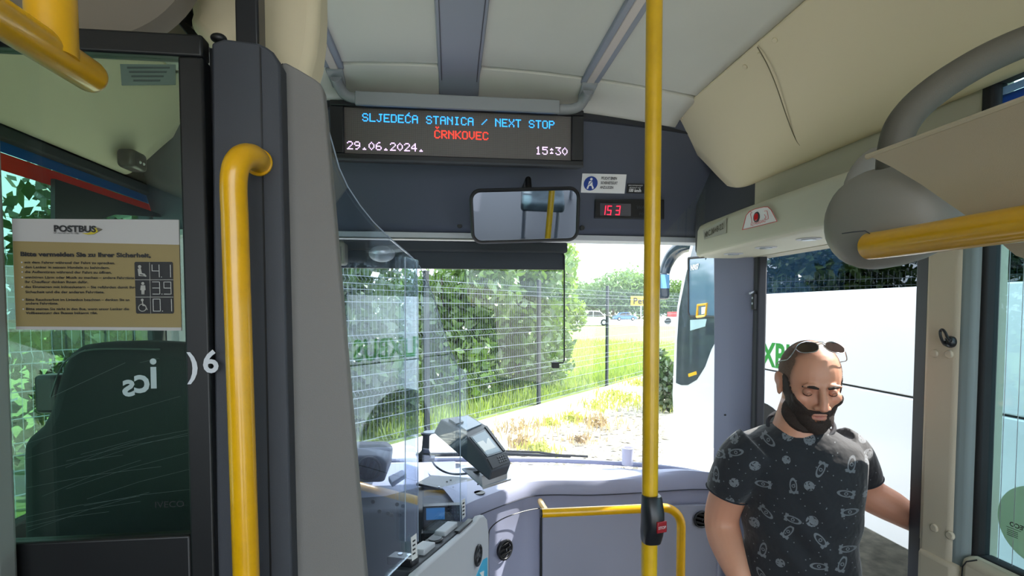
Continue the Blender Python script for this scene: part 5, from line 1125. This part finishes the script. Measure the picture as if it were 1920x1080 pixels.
x_, y_, z_ = lc[:, 0], lc[:, 1], lc[:, 2]; ax_ = np.abs(x_)
mskin = mat('skin', 'c98f74', .5, bump=.12, bscale=500); T = mskin.node_tree; at = T.nodes.new('ShaderNodeAttribute'); at.attribute_name = 'tint'
T.links.new(at.outputs['Color'], T.nodes['Principled BSDF'].inputs['Base Color']); T.nodes['Principled BSDF'].inputs['Subsurface Weight'].default_value = .12; T.nodes['Principled BSDF'].inputs['Subsurface Radius'].default_value = (.02, .008, .004); T.nodes['Principled BSDF'].inputs['Subsurface Scale'].default_value = .3
hs_ = sstep(-.005, .030, z_-(.016+1.2*np.clip(y_+.02, 0, 1)))*sstep(.060, .02, y_)*(z_ > .0); hs_ = np.maximum(hs_, sstep(.0, .02, -.03-y_)*sstep(-.07, -.04, z_)) if False else hs_
hs_ = np.maximum(hs_, sstep(.046, .060, np.abs(x_))*sstep(.046, .026, y_)*sstep(-.01, .012, z_)*(1-((np.abs(x_) > .071)&(z_ < .026))))
hk = (hs_*(.40+.45*sstep(.03, .055, np.abs(x_))))[:, None]; sk[:, :3] = sk[:, :3]*(1-hk)+np.array(lin('4a372c'))*hk
for s in (-1, 1): paint((s*.031, .088, .019), (.018, .02, .0035), '5a3c2e', .6)
body = meshobj('body', co, fs, mskin, man, sk)
# vertex normals of the final surface
tmp = body.data; nn_ = np.empty(len(tmp.vertices)*3); tmp.vertices.foreach_get('normal', nn_); nn_ = nn_.reshape(-1, 3)
x_, y_, z_ = lc[:, 0], lc[:, 1], lc[:, 2]; ax_ = np.abs(x_)
upper = -.046+np.clip(ax_-.028, 0, 1)*.95+.034*sstep(.056, .070, ax_)
mb_ = sstep(-.004, .014, upper-z_)*sstep(-.012, .004, y_-np.clip(-.045-z_, 0, 1)*.62)*sstep(-.142, -.118, z_)*sstep(.012, .03, y_+np.clip(-.055-z_, 0, 1)*-.3+ax_*.35)
mb_ = mb_*sstep(0, .016, z_-(-.124+.037*np.clip((.08-y_)/.07, 0, 1)))
mb_[(ax_ > .069) & (y_ < .006) & (z_ > -.055)] = 0
lips = np.exp(-((ax_/.021)**4+((z_+.0655)/.0105)**4))*(y_ > .06); mb_ = mb_*(1-np.clip(lips*1.4, 0, 1))
nose = sstep(.098, .103, y_)*(z_ > -.05); mb_ = mb_*(1-nose)
ns = np.array([noise.noise(Vector(p)*170) for p in lc[:, :3].tolist()]) if len(lc) < 2 else np.sin(lc[:, 0]*900)*np.sin(lc[:, 2]*1000+lc[:, 1]*700)
thick = .0035+.006*sstep(-.06, -.10, z_)*1.0
def shell(name, mask, th, m):
    keep = mask > .03; off_ = (-.0025+(th+.0025)*sstep(.03, .6, mask))+ns*.0006*mask
    p = co+nn_*off_[:, None]; idx = -np.ones(len(co), int); F2 = [f for f in fs if all(keep[list(f)])]
    used = sorted({i for f in F2 for i in f}); idx[used] = np.arange(len(used)); return meshobj(name, p[used], [tuple(int(idx[i]) for i in f) for f in F2], m, man)
mhair = mat('beard_brown', '2e1f18', .75, var=.4, scale=400, bump=.8, bscale=700)
shell('beard', mb_, thick, mhair)
hm = sstep(.0, .02, z_-(.016+1.25*np.clip(y_+.02, 0, 1)))*sstep(.045, .02, y_)*(z_ > .0)
hm = np.maximum(hm, sstep(.0, .02, -.03-y_)*sstep(-.06, -.04, z_)); hm = hm*(1-.0*z_)
hm = np.maximum(hm, sstep(.050, .060, ax_)*sstep(.040, .026, y_)*sstep(-.004, .012, z_))
hm[((ax_ > .069) & (np.abs(y_+.014) < .026) & (z_ < .024)) | (ax_ > .0815)] = 0
mbuzz = mat('buzz_hair', '6a5142', .8, var=.35, scale=500, bump=.6, bscale=900)
shell('hair', hm*np.maximum(sstep(.040, .058, ax_), sstep(-.02, -.045, y_)), np.full(len(co), .0006), mbuzz)
for s in (-1, 1):
    c = hp_(s*.0315, .0705, -.001)
    bb = MB(); bb.ell(c, (KH*.0106, KH*.0106, KH*.0106), HR, 24, 16); ey = bb.build('eye', mat('eye_white', 'd8cfc8', .2), man)
    gz = (hf*.97-hu*.30+hx*.12).normalized(); bb = MB(); bb.disc(c+gz*.0092, gz, .0056, .0018, 20); ir = bb.build('iris', mat('iris_brown', '2a1a12', .15), ey)
    bb = MB(); rg = []
    for k in range(9):
        a = math.radians(-37+ (134)*k/8) ; rg.append([c+(hx*math.cos(q)*.0122+hf*(.0122*math.sin(q)*math.cos(a))+hu*(.0122*math.sin(q)*math.sin(a))) for q in np.linspace(.05 if s < 0 else .6, math.pi-(.05 if s > 0 else .35), 18)])
    bb.loft(rg, False, False); bb.build('eyelid', mat('lid_skin', 'b57c64', .55), man, fix=False)
    bb = MB(); rg = []
    for k in range(5):
        a = math.radians(-95+44*k/4); rg.append([c+(hx*math.cos(q)*.0121+hf*(.0121*math.sin(q)*math.cos(a))+hu*(.0121*math.sin(q)*math.sin(a))) for q in np.linspace(.15 if s < 0 else .6, math.pi-(.15 if s > 0 else .35), 16)])
    bb.loft(rg, False, False); bb.build('eyelid', mat('lid_skin', 'b57c64', .55), man, fix=False)
    a = math.radians(-38); bb = MB(); bb.tube([c+(hx*math.cos(q)*.0124+hf*(.0124*math.sin(q)*math.cos(a))+hu*(.0124*math.sin(q)*math.sin(a))) for q in np.linspace(.35, math.pi-.35, 12)], np.array([.0004]+[.0010]*10+[.0004]), 6); bb.build('eyelash', mhair, man)
    bb = MB(); bb.tube([hp_(s*.012, .091, .0155), hp_(s*.024, .0925, .0195), hp_(s*.038, .0865, .020), hp_(s*.048, .0765, .016)], [.0025, .0042, .0038, .0018], 8); bb.build('eyebrow', mhair, man)
# T-shirt
b = MB()
b.loft([ringb(x, y, hw, th, 1.43) for y, x, hw, th in TOR])
SL = smoothpath([D(1420, 838, 1.43), D(1392, 862, 1.44), D(1374, 898, 1.455), D(1363, 926, 1.465)], 5); b.tube(SL, np.interp(np.linspace(0, 1, len(SL)), [0, .35, .7, 1], [0.0678, 0.0678, 0.0647, 0.0604]), 24)
SR = smoothpath([D(1570, 838, 1.43), D(1592, 850, 1.435), D(1608, 875, 1.445), D(1618, 903, 1.45)], 5); b.tube(SR, np.interp(np.linspace(0, 1, len(SR)), [0, .35, .7, 1], [0.0636, 0.0594, 0.0551, 0.0519]), 24)
sco, sno, sfs = remesh(b, .0065, 6)
# folds
u_ = sco@np.array(er); v_ = sco[:, 2]
fold = .0035*np.sin((u_*.6+v_)*55+2.0*np.sin(u_*18))*np.exp(-((v_-1.02)/.12)**2)+.003*np.sin((v_-u_*.9)*70)*np.exp(-((v_-1.12)/.10)**2)*np.exp(-((u_-(np.array(D(1410, 920, 1.43))@np.array(er)))/.07)**2)
sco = sco+sno*fold[:, None]
mshirt = bpy.data.materials.new('shirt_print'); mshirt.use_nodes = True; T = mshirt.node_tree; N = T.nodes; Lk = T.links; bs = N['Principled BSDF']; bs.inputs['Roughness'].default_value = .85; bs.inputs['Sheen Weight'].default_value = .25
tc = N.new('ShaderNodeTexCoord'); dt = N.new('ShaderNodeVectorMath'); dt.operation = 'DOT_PRODUCT'; dt.inputs[1].default_value = er; Lk.new(tc.outputs['Object'], dt.inputs[0])
sx_ = N.new('ShaderNodeSeparateXYZ'); Lk.new(tc.outputs['Object'], sx_.inputs[0]); cb_ = N.new('ShaderNodeCombineXYZ'); Lk.new(dt.outputs['Value'], cb_.inputs[0]); Lk.new(sx_.outputs[2], cb_.inputs[1])
vo = N.new('ShaderNodeTexVoronoi'); vo.voronoi_dimensions = '2D'; vo.inputs['Scale'].default_value = 15.5; vo.inputs['Randomness'].default_value = .55; Lk.new(cb_.outputs[0], vo.inputs['Vector'])
su = N.new('ShaderNodeVectorMath'); su.operation = 'SUBTRACT'; Lk.new(cb_.outputs[0], su.inputs[0]); Lk.new(vo.outputs['Position'], su.inputs[1])
sc_ = N.new('ShaderNodeSeparateColor'); Lk.new(vo.outputs['Color'], sc_.inputs[0])
def mth(op, a, b_=None, clamp=False):
    n = N.new('ShaderNodeMath'); n.operation = op; n.use_clamp = clamp
    for i, q in enumerate((a, b_)):
        if q is None: continue
        if isinstance(q, (int, float)): n.inputs[i].default_value = q
        else: Lk.new(q, n.inputs[i])
    return n.outputs[0]
ang = mth('MULTIPLY', sc_.outputs[1], 6.283); vr = N.new('ShaderNodeVectorRotate'); vr.rotation_type = 'Z_AXIS'; Lk.new(su.outputs[0], vr.inputs['Vector']); Lk.new(ang, vr.inputs['Angle'])
ln_ = N.new('ShaderNodeVectorMath'); ln_.operation = 'LENGTH'; Lk.new(su.outputs[0], ln_.inputs[0]); rad = ln_.outputs['Value']
nz = N.new('ShaderNodeTexNoise'); nz.inputs['Scale'].default_value = 160; Lk.new(cb_.outputs[0], nz.inputs['Vector'])
planet = mth('MULTIPLY', mth('LESS_THAN', rad, mth('ADD', mth('MULTIPLY', sc_.outputs[2], .006), .009)), mth('MULTIPLY', mth('GREATER_THAN', nz.outputs['Fac'], .42), .24))
mp_ = N.new('ShaderNodeVectorMath'); mp_.operation = 'MULTIPLY'; mp_.inputs[1].default_value = (1/.020, 1/.0085, 1); Lk.new(vr.outputs[0], mp_.inputs[0])
le = N.new('ShaderNodeVectorMath'); le.operation = 'LENGTH'; Lk.new(mp_.outputs[0], le.inputs[0]); e_ = le.outputs['Value']
outl = mth('LESS_THAN', mth('ABSOLUTE', mth('SUBTRACT', e_, .9)), .17); port = mth('LESS_THAN', mth('ABSOLUTE', mth('SUBTRACT', rad, .0035)), .0011)
sp2 = N.new('ShaderNodeSeparateXYZ'); Lk.new(vr.outputs[0], sp2.inputs[0])
fin = mth('MULTIPLY', mth('LESS_THAN', mth('ABSOLUTE', mth('ADD', sp2.outputs[0], .016)), .004), mth('LESS_THAN', mth('ABSOLUTE', mth('SUBTRACT', mth('ABSOLUTE', sp2.outputs[1]), .008)), .003))
rocket = mth('MULTIPLY', mth('MAXIMUM', mth('MAXIMUM', outl, port), fin), .22)
isr = mth('GREATER_THAN', sc_.outputs[0], .45)
pat = mth('ADD', mth('MULTIPLY', rocket, isr), mth('MULTIPLY', planet, mth('SUBTRACT', 1.0, isr)))
v2 = N.new('ShaderNodeTexVoronoi'); v2.voronoi_dimensions = '2D'; v2.inputs['Scale'].default_value = 33; Lk.new(cb_.outputs[0], v2.inputs['Vector']); star = mth('MULTIPLY', mth('LESS_THAN', v2.outputs['Distance'], .05), .22)
tot = mth('MAXIMUM', pat, star)
mxc = N.new('ShaderNodeMix'); mxc.data_type = 'RGBA'; Lk.new(tot, mxc.inputs[0]); mxc.inputs[6].default_value = (*lin('16171e'), 1); mxc.inputs[7].default_value = (*lin('c4cad2'), 1); Lk.new(mxc.outputs[2], bs.inputs['Base Color'])
nz2 = N.new('ShaderNodeTexNoise'); nz2.inputs['Scale'].default_value = 14; nz2.inputs['Detail'].default_value = 3; Lk.new(tc.outputs['Object'], nz2.inputs['Vector']); bp = N.new('ShaderNodeBump'); bp.inputs['Strength'].default_value = .5; bp.inputs['Distance'].default_value = .02; Lk.new(nz2.outputs['Fac'], bp.inputs['Height']); Lk.new(bp.outputs[0], bs.inputs['Normal'])
shirt = meshobj('shirt', sco, sfs, mshirt, man)
msh = mat('shirt_hem', '1c1d26', .85)
def hem(c, n_, u, v, r, th=.0035):
    bb = MB(); bb.tube([c+u*(r[0]*math.cos(a))+v*(r[1]*math.sin(a)) for a in np.linspace(0, 2*math.pi, 41)], th, 8); return bb
cN = D(1500, 796, 1.425); tl_ = (Vector((0, 0, 1))-eb*-.25); vN = (eb*.9+Vector((0, 0, .42))).normalized()
hem(cN, None, er, vN, (.083, .074), .006).build('collar', msh, man)
for S_, r in ((SL, .0605), (SR, .0522)):
    dr = (S_[-1]-S_[-3]).normalized(); u = dr.orthogonal().normalized(); v = dr.cross(u); hem(S_[-1]-dr*.004, None, u, v, (r, r), .0022).build('sleeve_hem', msh, man)
# trousers and shoes
hipz = D(1500, 1150, 1.43); b = MB()
b.loft([[hipz+Vector((0, 0, z))+er*(hw*math.cos(a))+eb*(th*math.sin(a)) for a in [2*math.pi*k/24 for k in range(24)]] for z, hw, th in ((.06, .152, .108), (-.02, .158, .112), (-.12, .150, .110))])
feet = []
for s in (-1, 1):
    h = hipz+er*(s*.078)+Vector((0, 0, -.06)); ft = h+er*(s*.03); b.tube(smoothpath([h, h+er*(s*.01)+Vector((0, 0, -.30))-eb*.01, Vector((ft.x, ft.y, .12)), Vector((ft.x, ft.y, -.13))], 5), np.linspace(.082, .052, 16), 20); feet.append(Vector((ft.x, ft.y, -.2)))
tco, tno, tfs = remesh(b, .008, 4); meshobj('trousers', tco, tfs, mat('trouser_dark', '2a2d33', .85), man)
for ft in feet:
    bb = MB(); bb.loft([[ft-eb*(d)+er*(w*math.cos(a))+Vector((0, 0, h*(.5+.5*math.sin(a)))) for a in [2*math.pi*k/16 for k in range(16)]] for d, w, h in ((-.08, .030, .07), (-.05, .038, .09), (.02, .040, .085), (.10, .046, .06), (.16, .040, .045), (.185, .02, .03))]); bb.build('shoe', M['satin'], man)
# sunglasses resting on the head
sc0 = hp_(0, .040, .106)
t = thing('sunglasses', 'dark sunglasses with thin metal frame pushed up on the man\'s head', 'sunglasses', sc0)
gn = (hf*.50+hu*.86).normalized(); gu = gn.cross(hx)*-1
if gu.dot(hu) < 0: gu = -gu
gu = (hu*.50-hf*.86).normalized()
ml = mat('lens_brown', '2a1d18', .08, coat=.6); mf = mat('frame_silver', 'c9c9cc', .25, metal=.9)
for s in (-1, 1):
    c = sc0+hx*(s*.033)+gn*.015
    def lp(a, k=1.0): return c+hx*(k*.027*math.cos(a)*(1 if math.sin(a) > 0 else .92))+gu*(k*.020*math.sin(a))-gn*(.010*(abs(math.cos(a))*(1 if s*math.cos(a) > 0 else 0)))
    ring_ = [lp(a) for a in np.linspace(0, 2*math.pi, 33)[:-1]]
    bb = MB(); bb.loft([[p+gn*.001 for p in ring_], [p-gn*.0012 for p in ring_]]); bb.build('lens', ml, t)
    bb = MB(); bb.tube(ring_+[ring_[0]], .0014, 6); bb.build('rim', mf, t)
    bb = MB(); bb.tube(smoothpath([c+hx*(s*.026)-gn*.010+gu*.006, hp_(s*.074, .03, .078), hp_(s*.080, -.02, .055), hp_(s*.080, -.045, .035)], 4), .0015, 6); bb.build('temple', mf, t)
bb = MB(); bb.tube(smoothpath([sc0+hx*-.010+gn*.016+gu*.006, sc0+gn*.019+gu*.008, sc0+hx*.010+gn*.016+gu*.006], 4), .0013, 6); bb.build('bridge', mf, t)
bb = MB(); bb.tube(smoothpath([sc0+hx*-.014+gn*.015+gu*.014, sc0+gn*.018+gu*.015, sc0+hx*.014+gn*.015+gu*.014], 4), .0012, 6); bb.build('brow_bar', mf, t)
D = D0
